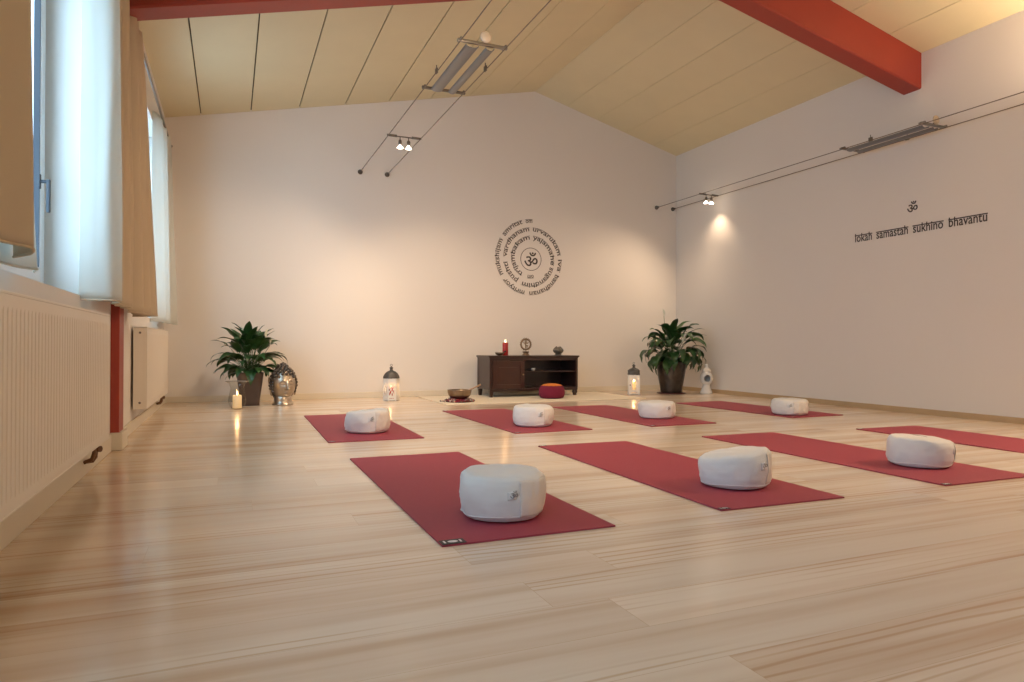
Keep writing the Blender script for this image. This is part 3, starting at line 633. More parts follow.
# bronze statue: dancing figure in a flaming ring
def ring_statue():
    t = thing('ring_statue', 'small bronze dancing figure in a spiked ring on the cabinet', 'statue', (3.575, 8.05, ZT)); zc_ = .145; R = .068
    b = bm_(); lathe(b, [(0, 0), (.048, 0), (.05, .008), (.036, .016), (.030, .03), (.04, .04), (.045, .05), (.0, .056)], 24, mod=lambda a, r, z: (r * (1 + .05 * abs(sin(6 * a))), z)); obj('pedestal', b, 'bronze', t, True)
    b = bm_(); pts = [(R * sin(a), 0, zc_ - R * cos(a)) for a in [2 * pi * k / 40 for k in range(41)]]; tube(b, pts, .0115, 8, False); tube(b, [(p[0] * .87, 0, zc_ + (p[2] - zc_) * .87) for p in pts], .003, 6, False)
    for k in range(22):
        a = 2 * pi * (k + .5) / 22
        if abs(a) < .25 or abs(a - 2 * pi) < .25: continue
        d = Vector((sin(a), 0, -cos(a))); s = Vector((0, 0, zc_)) + d * (R + .003); tube(b, [s, s + d * .010, s + d * .02], [.006, .005, .0006], 6)
    obj('flame_ring', b, 'bronze', t)
    b = bm_(); z0 = zc_ - .055
    tube(b, [(0, 0, z0 - .03), (.004, -.004, z0 - .01), (-.006, -.010, z0 + .014), (0, 0, z0 + .036)], [.006, .006, .008, .010], 8)
    tube(b, [(0, 0, z0 + .036), (.026, -.010, z0 + .036), (-.010 + .03, -.014, z0 + .014)], [.010, .008, .005], 8); tube(b, [(.02, -.014, z0 + .014), (-.004, -.016, z0 + .02)], [.005, .004], 8)
    tube(b, [(0, 0, z0 + .032), (-.001, 0, z0 + .052), (.001, 0, z0 + .075), (0, 0, z0 + .084)], [.011, .008, .013, .004], 10); sphere(b, (.001, -.002, z0 + .096), .010, (1, 1, 1.15)); lathe(b, [(.009, 0), (.006, .008), (0, .016)], 10, (.001, 0, z0 + .102))
    for s in (-1, 1):
        tube(b, [(s * .010, 0, z0 + .078), (s * .030, -.002, z0 + .070), (s * .046, 0, z0 + .088)], [.005, .004, .003], 6); tube(b, [(s * .010, -.004, z0 + .076), (s * .028, -.012, z0 + .058), (s * .012 + .012, -.02, z0 + .056)], [.005, .004, .003], 6)
        for q in (.0, .01): tube(b, [(s * .006, .003, z0 + .10 - q), (s * .03, .004, z0 + .108 - 2 * q), (s * .044, .003, z0 + .104 - 2.4 * q)], [.003, .002, .001], 6)
    obj('figure', b, 'bronze', t)
ring_statue()
def lotus():
    t = thing('lotus_holder', 'round grey lotus shaped candle holder on the right of the cabinet top', 'candle holder', (4.05, 8.05, ZT))
    b = bm_(); lathe(b, [(0, 0), (.045, 0), (.05, .006), (.04, .013), (0, .015)], 24); obj('foot', b, 'pewter', t, True)
    for ring_, (n, r, h, ph) in enumerate(((8, .078, .108, 0), (8, .064, .118, pi / 8))):
        for k in range(n):
            a0 = 2 * pi * k / n + ph; b = bm_(); G = []
            for i in range(9):
                f = i / 8; z = .010 + (h - .010) * f; rr = .03 + (r - .03) * sin(min(1, f * 1.5) * pi / 2) - (.034 * max(0, f - .55) ** 1.3 / .355); w = (.48 if n == 8 else .4) * sin(pi * min(1, (f + .28) / 1.28)) ** .7
                G.append([b.verts.new(((rr - .006 * (j / 3 - 1) ** 2) * cos(a0 + w * (j / 3 - 1)), (rr - .006 * (j / 3 - 1) ** 2) * sin(a0 + w * (j / 3 - 1)), z)) for j in range(7)])
            for A, B in zip(G, G[1:]):
                for j in range(6): b.faces.new((A[j], A[j + 1], B[j + 1], B[j]))
            o = obj('petal', b, 'pewter', t, True); s = o.modifiers.new('t', 'SOLIDIFY'); s.thickness = .003
lotus()
# maroon cushion with orange top
def zafu():
    t = thing('round_cushion', 'small round maroon cushion with an orange embroidered top in front of the cabinet', 'cushion', (3.69, 7.51, .008))
    pr = [(a * .88, c * 1.22) for a, c in [(0, 0), (.13, 0), (.165, .008), (.18, .035), (.184, .065), (.178, .095), (.16, .120), (.13, .134), (.10, .138), (.05, .139), (0, .139)]]
    b = bm_(); lathe(b, pr, 64, mod=lambda a, r, z: (r * (1 + (.018 * abs(sin(18 * a)) if .01 < z < .158 else 0)), z)); obj('cover', b, 'maroon_cloth', t, True)
    b = bm_(); lathe(b, [(.131, .149), (.126, .158), (.105, .170), (.055, .180), (0, .182)], 48, mod=lambda a, r, z: (r * (1 + .02 * sin(16 * a)), z)); obj('embroidered_top', b, 'orange_cloth', t, True)
    b = bm_(); tube(b, [(.130 * cos(2 * pi * k / 48), .130 * sin(2 * pi * k / 48), .152) for k in range(49)], .004, 6, False); obj('piping', b, 'maroon_cloth', t, True)
zafu()
# singing bowl on a cushion of beads, and its mallet
def bowl():
    x, y = 2.455, 7.42
    t = thing('singing_bowl', 'bronze singing bowl resting on colourful beads left of the cabinet', 'bowl', (x, y, .047))
    pr = [(0, 0), (.075, .0), (.105, .01), (.128, .035), (.138, .07), (.140, .092), (.143, .098), (.137, .0985), (.132, .07), (.120, .037), (.10, .016), (0, .008)]
    b = bm_(); lathe(b, pr, 48); obj('bowl_shell', b, 'bowl_metal', t, True)
    t2 = thing('mallet', 'wooden striking stick leaning out of the singing bowl', 'mallet', (x, y, .06))
    b = bm_(); tube(b, [(-.03, 0, .012), (.10, 0, .068), (.18, .0, .105), (.262, 0, .14)], [.010, .010, .009, .011], 10); obj('stick', b, 'mallet_wood', t2, True)
    b = bm_(); tube(b, [(-.075, 0, -.004), (-.03, 0, .014)], [.013, .014], 10); sphere(b, (-.072, 0, -.002), .0135); plabel(obj('felt_tip', b, 'maroon_cloth', t2, True), 'dark felt tip')
    t3 = thing('bead_ring', 'ring shaped pad of red, brown and pale beads under the singing bowl', 'beads', (x, y, .008))
    cols = [('bead_red', (.30, .015, .015)), ('bead_brown', (.09, .045, .03)), ('bead_pale', (.55, .45, .36)), ('bead_grey', (.22, .18, .16))]
    rnd = random.Random(3)
    for nme, c in cols: mat(nme, c, .45)
    b = bm_(); lathe(b, [(.05, 0), (.15, 0), (.16, .012), (.14, .024), (.09, .034), (.05, .03)], 32); obj('pad', b, 'maroon_cloth', t3, True)
    b = bm_()
    for k in range(110):
        a = rnd.uniform(0, 2 * pi); rr = rnd.choice([.165, .15, .135, .17]) ; z = .013 + (.17 - rr) * .5
        sphere(b, (rr * cos(a), rr * sin(a), z), rnd.uniform(.009, .013), u=8, v=6, mi=rnd.randrange(4))
    for k in range(9): sphere(b, (-.19 - .004 * k * (k % 2), -.05 + .012 * k, .011), .011, u=8, v=6, mi=rnd.randrange(4))
    o = obj('beads', b, [c[0] for c in cols], t3, True)
    o['kind'] = 'stuff'
bowl()

# ------------------------------------------------------------------ plants
def leaf(bm, o, az, el, L, W, droop, stemlen, mi=0, twist=0, rnd=random):
    """petiole from o then an arching, folded, pointed blade"""
    p = Vector(o); d = Vector((cos(az) * cos(el), sin(az) * cos(el), sin(el))); pts = [p.copy()]; n1 = 5
    side = Vector((-sin(az), cos(az), 0)); e = el
    for i in range(n1):
        p = p + Vector((cos(az) * cos(e), sin(az) * cos(e), sin(e))) * stemlen / n1; e -= droop * .12 / n1 * 2; pts.append(p.copy())
    tube(bm, pts, [.0042 - .0004 * i for i in range(len(pts))], 5, mi=1)
    n2 = 12; G = []
    for i in range(n2 + 1):
        f = i / n2; w = W * .5 * (sin(pi * min(1, f ** .75)) ** .85) * (1 - .25 * f); w = max(w, .0006)
        t = Vector((cos(az) * cos(e), sin(az) * cos(e), sin(e))); up = side.cross(t); up = up if up.z > 0 else -up if abs(t.z) < .99 else up
        s2 = (side * cos(twist) + up * sin(twist)).normalized(); u2 = s2.cross(t)
        if u2.z < 0: u2 = -u2
        wave = .10 * w * sin(f * 14 + az * 5)
        G.append([bm.verts.new(p + s2 * w * k + u2 * (abs(k) * w * .22 + (wave if abs(k) == 1 else 0))) for k in (-1, -.5, 0, .5, 1)])
        p = p + t * L / n2; e -= droop / n2 * (.6 + .9 * f)
    for A, B in zip(G, G[1:]):
        for k in range(4): f = bm.faces.new((A[k], A[k + 1], B[k + 1], B[k])); f.material_index = mi; f.smooth = True
def spathe(par, base, az, el, L):
    p = Vector(base); d = Vector((cos(az) * cos(el), sin(az) * cos(el), sin(el))); tip = p + d * L
    b = bm_(); tube(b, [p, p + d * L * .5 + Vector((0, 0, .01)), tip], [.004, .0035, .003], 6, mi=1)
    side = Vector((-sin(az), cos(az), 0)); G = []
    for i in range(9):
        f = i / 8; w = .026 * sin(pi * min(1, (f + .05) / 1.05)) ** .8 + .0004; c = tip + Vector((0, 0, 1)) * (f * .10) + Vector((cos(az), sin(az), 0)) * (.018 * f)
        G.append([b.verts.new(c + side * w * k + Vector((cos(az), sin(az), 0)) * (abs(k) * -w * .8 + .008)) for k in (-1, -.5, 0, .5, 1)])
    for A, B in zip(G, G[1:]):
        for k in range(4): b.faces.new((A[k], A[k + 1], B[k + 1], B[k])).smooth = True
    tube(b, [tip, tip + Vector((0, 0, .05))], [.005, .004], 8)
    plabel(obj('flower', b, ['petal', 'stem_green'], par), 'white flower on a tall stalk')
def plant_left():
    t = thing('potted_peace_lily', 'leafy dark green plant in a tall tapered brown pot beside the metal head', 'potted plant', (.20, 7.88, 0))
    b = bm_()
    def sq(r, z, n=8): 
        out = []
        for k in range(32):
            a = 2 * pi * k / 32; q = (abs(cos(a)) ** n + abs(sin(a)) ** n) ** (-1 / n); out.append((r * q * cos(a), r * q * sin(a), z))
        return out
    rings = [[b.verts.new(p) for p in sq(r, z)] for r, z in ((.092, 0), (.097, .004), (.10, .05), (.113, .15), (.128, .26), (.138, .345), (.141, .355), (.134, .355), (.130, .33))]
    for A, B in zip(rings, rings[1:]):
        for k in range(32): b.faces.new((A[k], A[(k + 1) % 32], B[(k + 1) % 32], B[k])).smooth = True
    b.faces.new(rings[0]); obj('pot', b, 'pot_brown', t)
    b = bm_(); lathe(b, [(.125, .335), (.06, .345), (0, .342)], 20, mod=lambda a, r, z: (r, z + .006 * noise.noise(Vector((cos(a) * r * 40, sin(a) * r * 40, 0))))); obj('soil', b, 'soil', t)
    b = bm_(); rnd = random.Random(11)
    for i in range(72):
        ring_ = i % 4; az = i * 2.399 + rnd.uniform(-.3, .3); o = (rnd.uniform(-.04, .04), rnd.uniform(-.04, .04), .34)
        el = [1.45, 1.25, 1.0, .62][ring_] + rnd.uniform(-.1, .1); st = [.30, .27, .20, .13][ring_] * rnd.uniform(.8, 1.15); L = [.25, .25, .25, .22][ring_] * rnd.uniform(.85, 1.15)
        leaf(b, o, az, el, L, rnd.uniform(.085, .125), [.9, 1.4, 1.7, 1.7][ring_] + rnd.uniform(-.2, .3), st, 0 if rnd.random() < .7 else 2, rnd.uniform(-.5, .5))
    # the long arching outer leaves seen against the wall
    for az, el, L, st, dr in ((pi + .1, 1.0, .24, .27, 2.2), (pi - .3, .66, .24, .26, 1.5), (pi + .35, .45, .2, .2, 1.2), (0.0, 1.0, .26, .27, 2.6), (-.2, .9, .2, .25, 1.4), (.25, .62, .2, .2, 1.6), (-.15, .45, .18, .16, 1.7), (pi, .3, .17, .12, 1.6)):
        leaf(b, (0, 0, .34), az, el, L, .07, dr, st, 0)
    for v in b.verts: v.co = Vector((v.co.x * 1.07, v.co.y * 1.07, .34 + (v.co.z - .34) * 1.07))
    obj('foliage', b, ['leaf_green', 'stem_green', 'leaf_green_light'], t)
    spathe(t, (-.02, 0, .34), pi, 1.45, .43); spathe(t, (.03, -.02, .34), -.3, 1.25, .42); spathe(t, (.03, .02, .34), .2, 1.05, .36)
plant_left()
def plant_right():
    t = thing('potted_peace_lily', 'large drooping dark green plant in a shiny dark vase pot near the right corner', 'potted plant', (5.69, 7.80, 0))
    b = bm_(); lathe(b, [(0, .008), (.14, .008), (.146, .02), (.15, .05), (.17, .16), (.19, .28), (.203, .38), (.212, .43), (.218, .445), (.205, .445), (.195, .42), (.185, .40)], 40, mod=lambda a, r, z: (r * (1 + .012 * sin(9 * a) * (1 if z < .42 else 0)), z))
    mat('vase_dark', (.07, .058, .05), .28, .75, vary=(14, .6), bump=(22, .5)); obj('pot', b, 'vase_dark', t, True)
    b = bm_(); lathe(b, [(0, 0), (.19, 0), (.20, .006), (.19, .01), (0, .008)], 32); plabel(obj('saucer', b, 'saucer_red', t, True), 'flat dark red saucer')
    b = bm_(); lathe(b, [(.19, .405), (.1, .42), (0, .42)], 24); obj('soil', b, 'soil', t)
    b = bm_(); rnd = random.Random(7)
    for i in range(76):
        ring_ = i % 4; az = i * 2.399 + rnd.uniform(-.3, .3); o = (rnd.uniform(-.06, .06), rnd.uniform(-.06, .06), .42)
        el = [1.42, 1.22, .95, .6][ring_] + rnd.uniform(-.1, .1); st = [.34, .31, .25, .17][ring_] * rnd.uniform(.8, 1.15); L = [.30, .30, .30, .28][ring_] * rnd.uniform(.85, 1.15)
        if sin(az) > .3: L *= .75; st *= .85
        leaf(b, o, az, el, L, rnd.uniform(.11, .155), [1.3, 2.0, 2.5, 2.6][ring_] + rnd.uniform(-.2, .3), st, 0 if rnd.random() < .6 else 2, rnd.uniform(-.5, .5))
    for az, el, L, st, dr, w in ((pi - .05, 1.15, .30, .34, 1.9, .09), (pi + .2, .85, .26, .30, 2.2, .085), (pi + .4, .6, .26, .28, 2.6, .09), (pi - .2, .15, .2, .16, 2.4, .07), (-.15, 1.05, .34, .32, 1.2, .085), (-.3, .85, .24, .32, 1.8, .10), (-.5, .62, .26, .28, 2.2, .07), (-.6, .1, .2, .16, 1.4, .06)):
        leaf(b, (0, -.03, .42), az, el, L, w, dr, st, 2)
    for v in b.verts: v.co = Vector((v.co.x * 1.09, v.co.y * 1.09, .42 + (v.co.z - .42) * 1.09))
    obj('foliage', b, ['leaf_green', 'stem_green', 'leaf_green_light'], t)
    spathe(t, (-.09, -.02, .42), pi, 1.5, .66); spathe(t, (.03, -.06, .42), -1.2, 1.15, .3)
plant_right()

# ------------------------------------------------------------------ metal head statue
def head_statue():
    t = thing('head_statue', 'silvery brown serene head statue with curled hair on the floor by the left plant', 'statue', (.54, 7.80, 0), radians(14))
    cz, A, B_, H = .226, .130, .142, .188
    def G(v, s): return exp(-(v / s) ** 2)
    def surf(u, v):                                    # u azimuth (0 = face), v elevation
        x = sin(u) * cos(v); y = -cos(u) * cos(v); z = sin(v)
        low = max(0, -z); k = 1 - .15 * low ** 2.2; X = A * x * k; Y = B_ * y * (1 - .16 * low ** 2); Z = cz + H * z * (1 if z > 0 else .93)
        if y < 0:
            fr = min(1, max(0, -y * 2 - .2)); d = 0
            zt = Z; zn = min(1, max(0, (.275 - zt) / .10)); 
            d += .034 * G(X, .011 + .006 * zn) * zn ** .9 * (1 if zt > .178 else exp(-((.178 - zt) / .008) ** 2))
            d += .010 * (G(abs(X) - .012, .008)) * G(zt - .183, .010)
            d += .010 * G(abs(X) - .045, .03) * G(zt - .272 + 2.2 * (abs(X) - .04) ** 2 * 10, .008)
            d -= .014 * G(abs(X) - .042, .022) * G(zt - .238, .020); d += .013 * G(abs(X) - .044, .022) * G(zt - .238, .012); d -= .004 * G(abs(X) - .044, .022) * G(zt - .228, .003)
            d += .013 * G(X, .026) * G(zt - .151, .006) + .014 * G(X, .021) * G(zt - .135, .007) - .007 * G(X, .03) * G(zt - .1435, .0028) - .005 * G(X, .02) * G(zt - .12, .007)
            d += .011 * G(X, .024) * G(zt - .100, .014); d += .005 * G(abs(X) - .06, .025) * G(zt - .175, .03); d -= .003 * G(X, .005) * G(zt - .165, .008)
            Y -= d * fr * 1.5
        return Vector((X, Y, Z))
    b = bm_(); nu, nv = 120, 96; Gd = []
    for j in range(nv + 1):
        v = -pi / 2 + pi * j / nv; Gd.append([b.verts.new(surf(2 * pi * i / nu, v)) for i in range(nu)])
    for P, Q in zip(Gd, Gd[1:]):
        for i in range(nu): b.faces.new((P[i], P[(i + 1) % nu], Q[(i + 1) % nu], Q[i])).smooth = True
    bmesh.ops.remove_doubles(b, verts=b.verts, dist=.00005)
    lathe(b, [(0, 0), (.104, 0), (.110, .006), (.106, .014), (.096, .022), (.090, .05), (.092, .09), (.06, .12)], 32, (0, .012, 0), mod=lambda a, r, z: (r * (1 + .08 * abs(sin(a))), z))
    obj('face', b, 'old_silver', t, True)
    # hair: curls over a cap, with the raised crown
    b = bm_()
    def cap(u, v, o=.006):
        p = surf(u, v); c = Vector((0, .0, cz)); d = (Vector((p.x / A ** 2, p.y / B_ ** 2, (p.z - cz) / H ** 2))).normalized(); return p + d * o
    def is_hair(u, v):
        uu = abs((u + pi) % (2 * pi) - pi); p = surf(u, v)
        lim = .318 - .03 * (uu / 1.0) ** 2 if uu < 1.0 else .288 - .20 * min(1, (uu - 1.0) / .5)
        return p.z > lim and p.z > .085
    r = .019; v = -1.0
    while v < pi / 2:
        rad_ = max(.004, .125 * cos(v)); n = max(1, int(2 * pi * rad_ / (r * 2.05)))
        for k in range(n):
            u = 2 * pi * (k + .5 * (int(v * 6.2) % 2)) / n
            if is_hair(u, v): 
                p = cap(u, v, .006); sphere(b, p, r, u=8, v=6)
        v += .185
    for j, (zz, rr) in enumerate(((.405, .062), (.428, .045), (.446, .022), (.455, .003))):
        n = max(1, int(2 * pi * rr / (r * 2.05)))
        for k in range(n): sphere(b, (rr * cos(2 * pi * k / n), .012 + rr * sin(2 * pi * k / n), zz - .004), r, u=8, v=6)
    sphere(b, (0, .012, .405), .052, (1, 1, .8), 20, 14)
    obj('hair', b, 'hair_silver', t, True)
    for s in (-1, 1):
        b = bm_(); x = s * .136
        tube(b, [(x * .93, .0, .27), (x * .99, .008, .295), (x * 1.06, .022, .300), (x * 1.07, .030, .27), (x * 1.02, .028, .235), (x * .99, .016, .205), (x * .98, .010, .165), (x * .95, .004, .125), (x * .93, -.002, .105)], [.008, .010, .011, .012, .012, .012, .011, .011, .006], 10)
        tube(b, [(x * .93, -.002, .265), (x * .96, .0, .235), (x * .93, .0, .20), (x * .95, -.003, .16), (x * .93, -.002, .115)], [.008, .007, .009, .007, .007], 8)
        box(b, min(x * .88, x * .98), max(x * .88, x * .98), -.002, .028, .205, .285, .004)
        obj('ear', b, 'old_silver', t, True)
head_statue()

# ------------------------------------------------------------------ glass jar candle
def jar():
    t = thing('glass_jar', 'clear glass hurricane jar with flared rim in front of the left plant', 'glass jar', (.068, 7.44, 0))
    pr = [(0, .0), (.05, .0), (.058, .004), (.075, .03), (.085, .065), (.086, .11), (.078, .155), (.068, .195), (.066, .225), (.080, .260), (.110, .283), (.1135, .285), (.1125, .288), (.078, .264), (.0625, .226), (.0645, .195), (.0745, .155), (.082, .11), (.081, .066), (.071, .033), (.05, .010), (0, .008)]
    b = bm_(); lathe(b, pr, 40); obj('glass_wall', b, 'jar_glass', t, True)
    b = bm_(); tube(b, [(.1125 * cos(2 * pi * k / 40), .1125 * sin(2 * pi * k / 40), .286) for k in range(41)], .0026, 6, False); mat('rim_glass', (.62, .56, .5), .08, .0, trans=.6); obj('rim', b, 'rim_glass', t, True)
    candle('jar_candle', 'thick cream candle burning inside the glass jar', (.068, 7.44, .009), .044, .135, 'cream_wax', .9, fs=1.1)
jar()

# ------------------------------------------------------------------ lanterns
def pane_holes(w, h, style):
    """outline and holes for one lantern side, x in [-w/2,w/2], y in [0,h]"""
    out = [[(-w / 2, 0), (w / 2, 0), (w / 2, h), (-w / 2, h)]]
    def diamond(cx, cy, a, c, n=4): return [(cx + a * cos(pi / 2 + 2 * pi * k / n), cy + c * sin(pi / 2 + 2 * pi * k / n)) for k in range(n)]
    def leafh(cx, cy, a, c, tilt=0):
        p = []
        for k in range(12):
            th = 2 * pi * k / 12; u = a * sin(th) * abs(sin(th)) ** .3; v = c * cos(th); p.append((cx + u * cos(tilt) - v * sin(tilt), cy + u * sin(tilt) + v * cos(tilt)))
        return p
    if style == 0:
        for s in (-1, 1):
            out += [leafh(s * w * .24, h * .34, w * .08, h * .14, s * .35), leafh(s * w * .24, h * .66, w * .08, h * .13, -s * .35), leafh(s * w * .36, h * .5, w * .045, h * .06)]
        out += [leafh(0, h * .26, w * .06, h * .09), leafh(0, h * .5, w * .07, h * .11), leafh(0, h * .76, w * .06, h * .09)]
        out += [[(-w * .32 + w * .22 * k, h * .045), (-w * .20 + w * .22 * k, h * .045), (-w * .20 + w * .22 * k, h * .085), (-w * .32 + w * .22 * k, h * .085)] for k in range(3)]
    else:
        for s in (-1, 1): out += [diamond(s * w * .30, h * .28, w * .08, h * .07), diamond(s * w * .30, h * .84, w * .08, h * .05), diamond(s * w * .33, h * .56, w * .06, h * .06)]
        arch = [(-w * .17, h * .22)] + [(w * .17, h * .22)] + [(w * .17, h * .62)] + [(w * .17 * cos(pi * k / 8), h * .62 + h * .2 * sin(pi * k / 8)) for k in range(1, 8)] + [(-w * .17, h * .62)]
        out += [arch, [(-w * .36, h * .035), (w * .36, h * .035), (w * .36, h * .085), (-w * .36, h * .085)]]
    return out
def lantern(loc, rz, sides, w, h, label, style, wax, hook):
    t = thing('lantern', label, 'lantern', loc, rz); apo = w / 2; sw = 2 * apo * math.tan(pi / sides)
    b = bm_()
    poly = [(apo / cos(pi / sides) * cos(2 * pi * (k + .5) / sides), apo / cos(pi / sides) * sin(2 * pi * (k + .5) / sides)) for k in range(sides)]
    for z0, z1, f in ((0.006, .018, 1.04), (h - .008, h + .004, 1.04)):
        A = [b.verts.new((x * f, y * f, z0)) for x, y in poly]; B = [b.verts.new((x * f, y * f, z1)) for x, y in poly]; b.faces.new(A[::-1]); b.faces.new(B)
        for k in range(sides): b.faces.new((A[k], A[(k + 1) % sides], B[(k + 1) % sides], B[k]))
    for x, y in poly: box(b, x * .88 - .008, x * .88 + .008, y * .88 - .008, y * .88 + .008, 0, .008)
    obj('base_frame', b, 'lantern_white', t)
    me = sheet2d(pane_holes(sw, h - .02, style), .003)
    me.materials.append(M['lantern_white'])
    for k in range(sides):
        a = 2 * pi * k / sides; o = bpy.data.objects.new('side_panel', me); C.objects.link(o); o.parent = t
        o.matrix_local = Matrix.Translation((apo * cos(a), apo * sin(a), .014)) @ Matrix.Rotation(a + pi / 2, 4, 'Z') @ Matrix.Rotation(pi / 2, 4, 'X')
    # bell-shaped dark roof
    b = bm_(); rp = apo / cos(pi / sides)
    pr = [(rp * 1.04, h), (rp * 1.04, h + .008), (rp * .99, h + .03), (rp * .82, h + .062), (rp * .52, h + .085), (rp * .28, h + .092), (rp * .26, h + .097), (0, h + .099)]
    lathe(b, pr, sides * 6, mod=(lambda a, r, z: (r * cos(pi / sides) / max(.5, cos(((a + pi / sides) % (2 * pi / sides)) - pi / sides)) if z < h + .04 else r * (1 - .04), z)) if sides else None)
    rf = obj('dome_roof', b, 'lantern_grey', t, True)
    b = bm_(); z = h + .094; lathe(b, [(.0, z), (.020, z), (.018, z + .006), (.016, z + .026), (.024, z + .028), (.023, z + .033), (.010, z + .045), (.006, z + .052), (0, z + .054)], 16); fn = obj('finial', b, 'lantern_grey', t, True)
    b = bm_(); tube(b, [(0, .013 * cos(a), z + .064 + .013 * sin(a)) for a in [2 * pi * k / 16 for k in range(17)]], .0025, 6, False); obj('hanging_ring', b, 'lantern_grey', t, True)
    b = bm_(); tube(b, [(apo + .002, -sw * .36, h * .5), (apo + .014, -sw * .36, h * .5)], .008, 8); obj('latch', b, 'lantern_grey', t)
    return t
lantern((1.775, 7.95, 0), radians(-95), 6, .165, .262, 'white cut-out lantern with a dark domed roof standing alone by the back wall', 0, 'red_wax', True)
candle('pillar_candle', 'red candle inside the white lantern by the back wall', (1.775, 7.95, .0185), .03, .135, 'red_wax', .8)
lantern((5.05, 7.76, 0), radians(-118), 4, .15, .265, 'square white lantern with a dark domed roof left of the large plant', 1, 'cream_wax', True)
candle('pillar_candle', 'cream candle glowing inside the square lantern beside the large plant', (5.05, 7.76, .0185), .028, .15, 'cream_wax', 1.0)
def white_lantern():
    t = thing('ceramic_lantern', 'slim all white lantern with a round opening in the right corner', 'lantern', (6.08, 7.53, 0))
    b = bm_(); lathe(b, [(0, 0), (.078, 0), (.082, .006), (.080, .03), (.062, .075), (.05, .11), (.048, .13)], 32); lathe(b, [(.055, .30), (.06, .315), (.05, .34), (.03, .36), (.022, .385), (.028, .395), (.018, .41), (0, .415)], 32); obj('foot_and_cap', b, 'ceramic_white', t, True)
    # belly with a round opening towards the room
    b = bm_(); n = 48; prof = [(.048, .13), (.072, .15), (.084, .18), (.086, .215), (.082, .25), (.07, .285), (.055, .30)]
    pr = []
    for (a, c), (e, g) in zip(prof, prof[1:]):
        for i in range(5): pr.append((a + (e - a) * i / 5, c + (g - c) * i / 5))
    pr.append(prof[-1]); rings = [[b.verts.new((r * cos(2 * pi * k / n), r * sin(2 * pi * k / n), z)) for k in range(n)] for r, z in pr]; da = -pi / 2 - .5
    for A, B in zip(rings, rings[1:]):
        for k in range(n):
            a = 2 * pi * (k + .5) / n; z = (A[0].co.z + B[0].co.z) / 2; d = (a - da + pi) % (2 * pi) - pi
            if (d * .085 / .046) ** 2 + ((z - .215) / .048) ** 2 < 1: continue
            b.faces.new((A[k], A[(k + 1) % n], B[(k + 1) % n], B[k]))
    o = obj('belly', b, 'ceramic_white', t, True); s = o.modifiers.new('t', 'SOLIDIFY'); s.thickness = .004
    b = bm_(); lathe(b, [(0, .132), (.03, .133), (.03, .150), (.02, .151), (0, .152)], 20); obj('tealight', b, 'tealight', t, True)
white_lantern()

# ------------------------------------------------------------------ wall lettering
def put(b, bm2, fn):
    idx = {}
    for v in bm2.verts: idx[v] = b.verts.new(fn(v.co))
    for f in bm2.faces:
        try: b.faces.new([idx[v] for v in f.verts])
        except ValueError: pass
def word_bm(w, size, bar=1.0, spacing=1.02, condense=.8):
    """a word in headline-barred lettering; returns bmesh (x right, y up, baseline at 0) and width"""
    me = glyph_mesh(w, size, 0, spacing, size * .010); g = bm_(); g.from_mesh(me)
    bmesh.ops.triangulate(g, faces=g.faces)
    xs = [v.co.x for v in g.verts]; x0, x1 = min(xs), max(xs)
    for v in g.verts: v.co.x = (v.co.x - x0) * condense
    wd = (x1 - x0) * condense; xh = size * .53; th = size * .075 * bar; n = max(3, int(wd / size * 5))
    if bar:
        for i in range(n):
            a, c = -size * .04 + (wd + size * .08) * i / n, -size * .04 + (wd + size * .08) * (i + 1) / n
            g.faces.new([g.verts.new(p) for p in ((a, xh - th * .5, 0), (c, xh - th * .5, 0), (c, xh + th * .6, 0), (a, xh + th * .6, 0))])
    return g, wd
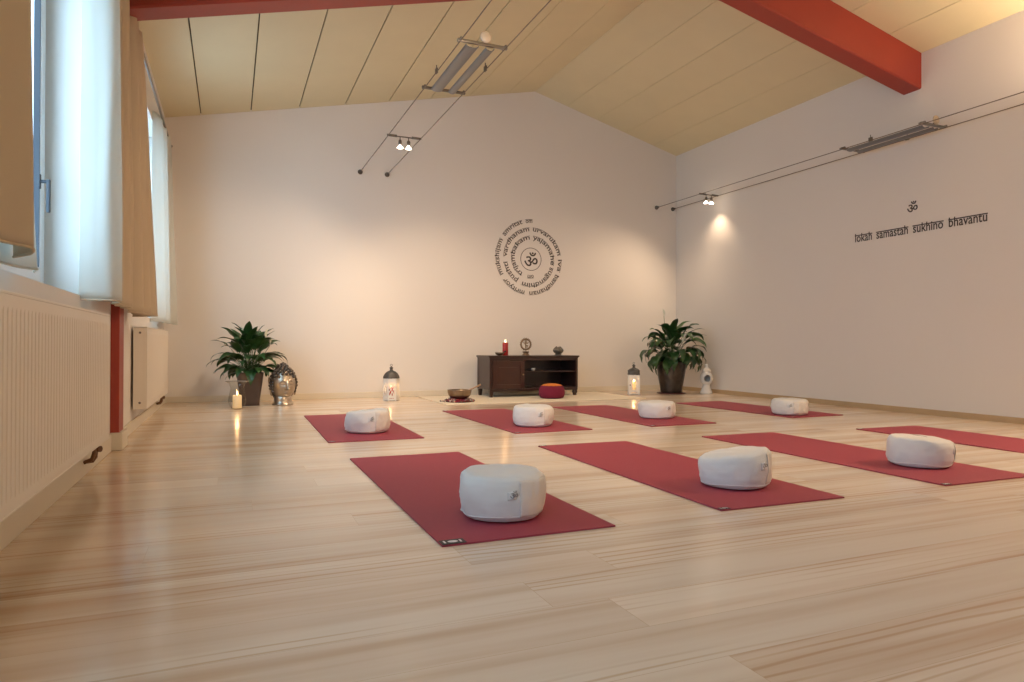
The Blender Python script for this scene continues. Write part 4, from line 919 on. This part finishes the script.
def spiral():
    ccx, ccz, k_ = 3.845, 1.858, .0149; b = bm_(); t = thing('wall_lettering', 'spiral of dark Sanskrit style lettering around a circled symbol on the back wall', 'wall lettering', (ccx, YB, ccz))
    Y = -.0015
    words = [('om', 170, 192), ('trijambakam', 212, 356), ('yajamahe', 366, 462), ('sugandhim', 468, 562), ('pushti', 574, 622), ('vardhanam', 633, 716), ('urvarukam', 724, 800), ('iva', 808, 830), ('bandhanan', 837, 903), ('mrityor', 912, 954), ('mukshijam', 962, 1020), ('amritat', 1027, 1065), ('om', 1071, 1082)]
    for w, a0, a1 in words:
        rm = (16.3 + ((a0 + a1) / 2 - 180) * .0214) * k_; pass
        arc = radians(a1 - a0) * rm; size = min(.092, arc / (len(w) * .54)); g, wd = word_bm(w, size, bar=.7, condense=1); sx = arc / wd; 
        def fn(co):
            th = radians(a0) + co.x * sx / rm; r = (16.3 + (math.degrees(th) - 180) * .0214) * k_ + (co.y - size * .27) * 1.0
            return Vector((r * sin(th), Y, r * cos(th)))
        b = bm_(); put(b, g, fn); g.free()
        o = obj('word', b, 'ink', t); s = o.modifiers.new('t', 'SOLIDIFY'); s.thickness = .0012; s.offset = 0
    b = bm_(); n = 64
    for k in range(n):
        a, c = 2 * pi * k / n, 2 * pi * (k + 1) / n; R0, R1 = 10.2 * k_, 10.7 * k_
        b.faces.new([b.verts.new((r * sin(q), Y, r * cos(q))) for r, q in ((R0, a), (R0, c), (R1, c), (R1, a))])
    o = obj('circle', b, 'ink', t); s = o.modifiers.new('t', 'SOLIDIFY'); s.thickness = .0012; s.offset = 0
    g = bm_(); g.from_mesh(glyph_mesh('ॐ', 1, fat=.006)); xs = [v.co.x for v in g.verts]; zs = [v.co.y for v in g.verts]; mx, mz = (min(xs) + max(xs)) / 2, (min(zs) + max(zs)) / 2; sc = .205 / (max(xs) - min(xs))
    for v in g.verts: v.co = Vector(((v.co.x - mx) * sc, Y, (v.co.y - mz) * sc))
    o = obj('om_symbol', g, 'ink', t); s = o.modifiers.new('t', 'SOLIDIFY'); s.thickness = .0012; s.offset = 0
spiral()
def right_text():
    t = thing('wall_lettering', 'line of dark lettering reading lokah samastah sukhino bhavantu on the right wall', 'wall lettering', (XR, 5.30, 1.80)); X = -.0015
    b = bm_(); x = 0; size = .128; parts = []; tot = 0
    for w in ('lokah', 'samastah', 'sukhino', 'bhavantu'):
        g, wd = word_bm(w, size, condense=.8); parts.append((g, wd)); tot += wd
    gap = .055; sc = (1.386 - 3 * gap) / tot
    for g, wd in parts:
        def fn(co, x=x): return Vector((X, -(x + co.x * sc), co.y))
        b = bm_(); put(b, g, fn); g.free(); x += wd * sc + gap
        o = obj('word', b, 'ink', t); s = o.modifiers.new('t', 'SOLIDIFY'); s.thickness = .0012; s.offset = 0
    g = bm_(); g.from_mesh(glyph_mesh('ॐ', 1, fat=.012)); xs = [v.co.x for v in g.verts]; zs = [v.co.y for v in g.verts]; sc = .115 / (max(xs) - min(xs)); mx, mz = (min(xs) + max(xs)) / 2, (min(zs) + max(zs)) / 2
    for v in g.verts: v.co = Vector((X, -(.665 + (v.co.x - mx) * sc), .265 + (v.co.y - mz) * sc))
    o = obj('om_symbol', g, 'ink', t); s = o.modifiers.new('t', 'SOLIDIFY'); s.thickness = .0012; s.offset = 0
right_text()

# ------------------------------------------------------------------ further lamps on the same cables, behind and beside the viewer
twin_spot(XA, XB_, 3.0, ZA, 'pair of small spots on the middle cables above the nearest mat', 120, ((-.1, 1.6, -1), (.4, .7, -1)))
twin_spot(XC, XD, 1.5, ZD, 'pair of small spots on the cables by the right wall above the front mats', 190, ((-.8, 1.0, -1), (-.4, .0, -1)))
linear(XA, XB_, .9, 1.85, ZA, 'twin bar lamp above the place the picture is taken from', E_UP)
linear(XC, XD, 2.2, 3.15, ZD, 'twin bar lamp by the right wall above the front mats', 22)
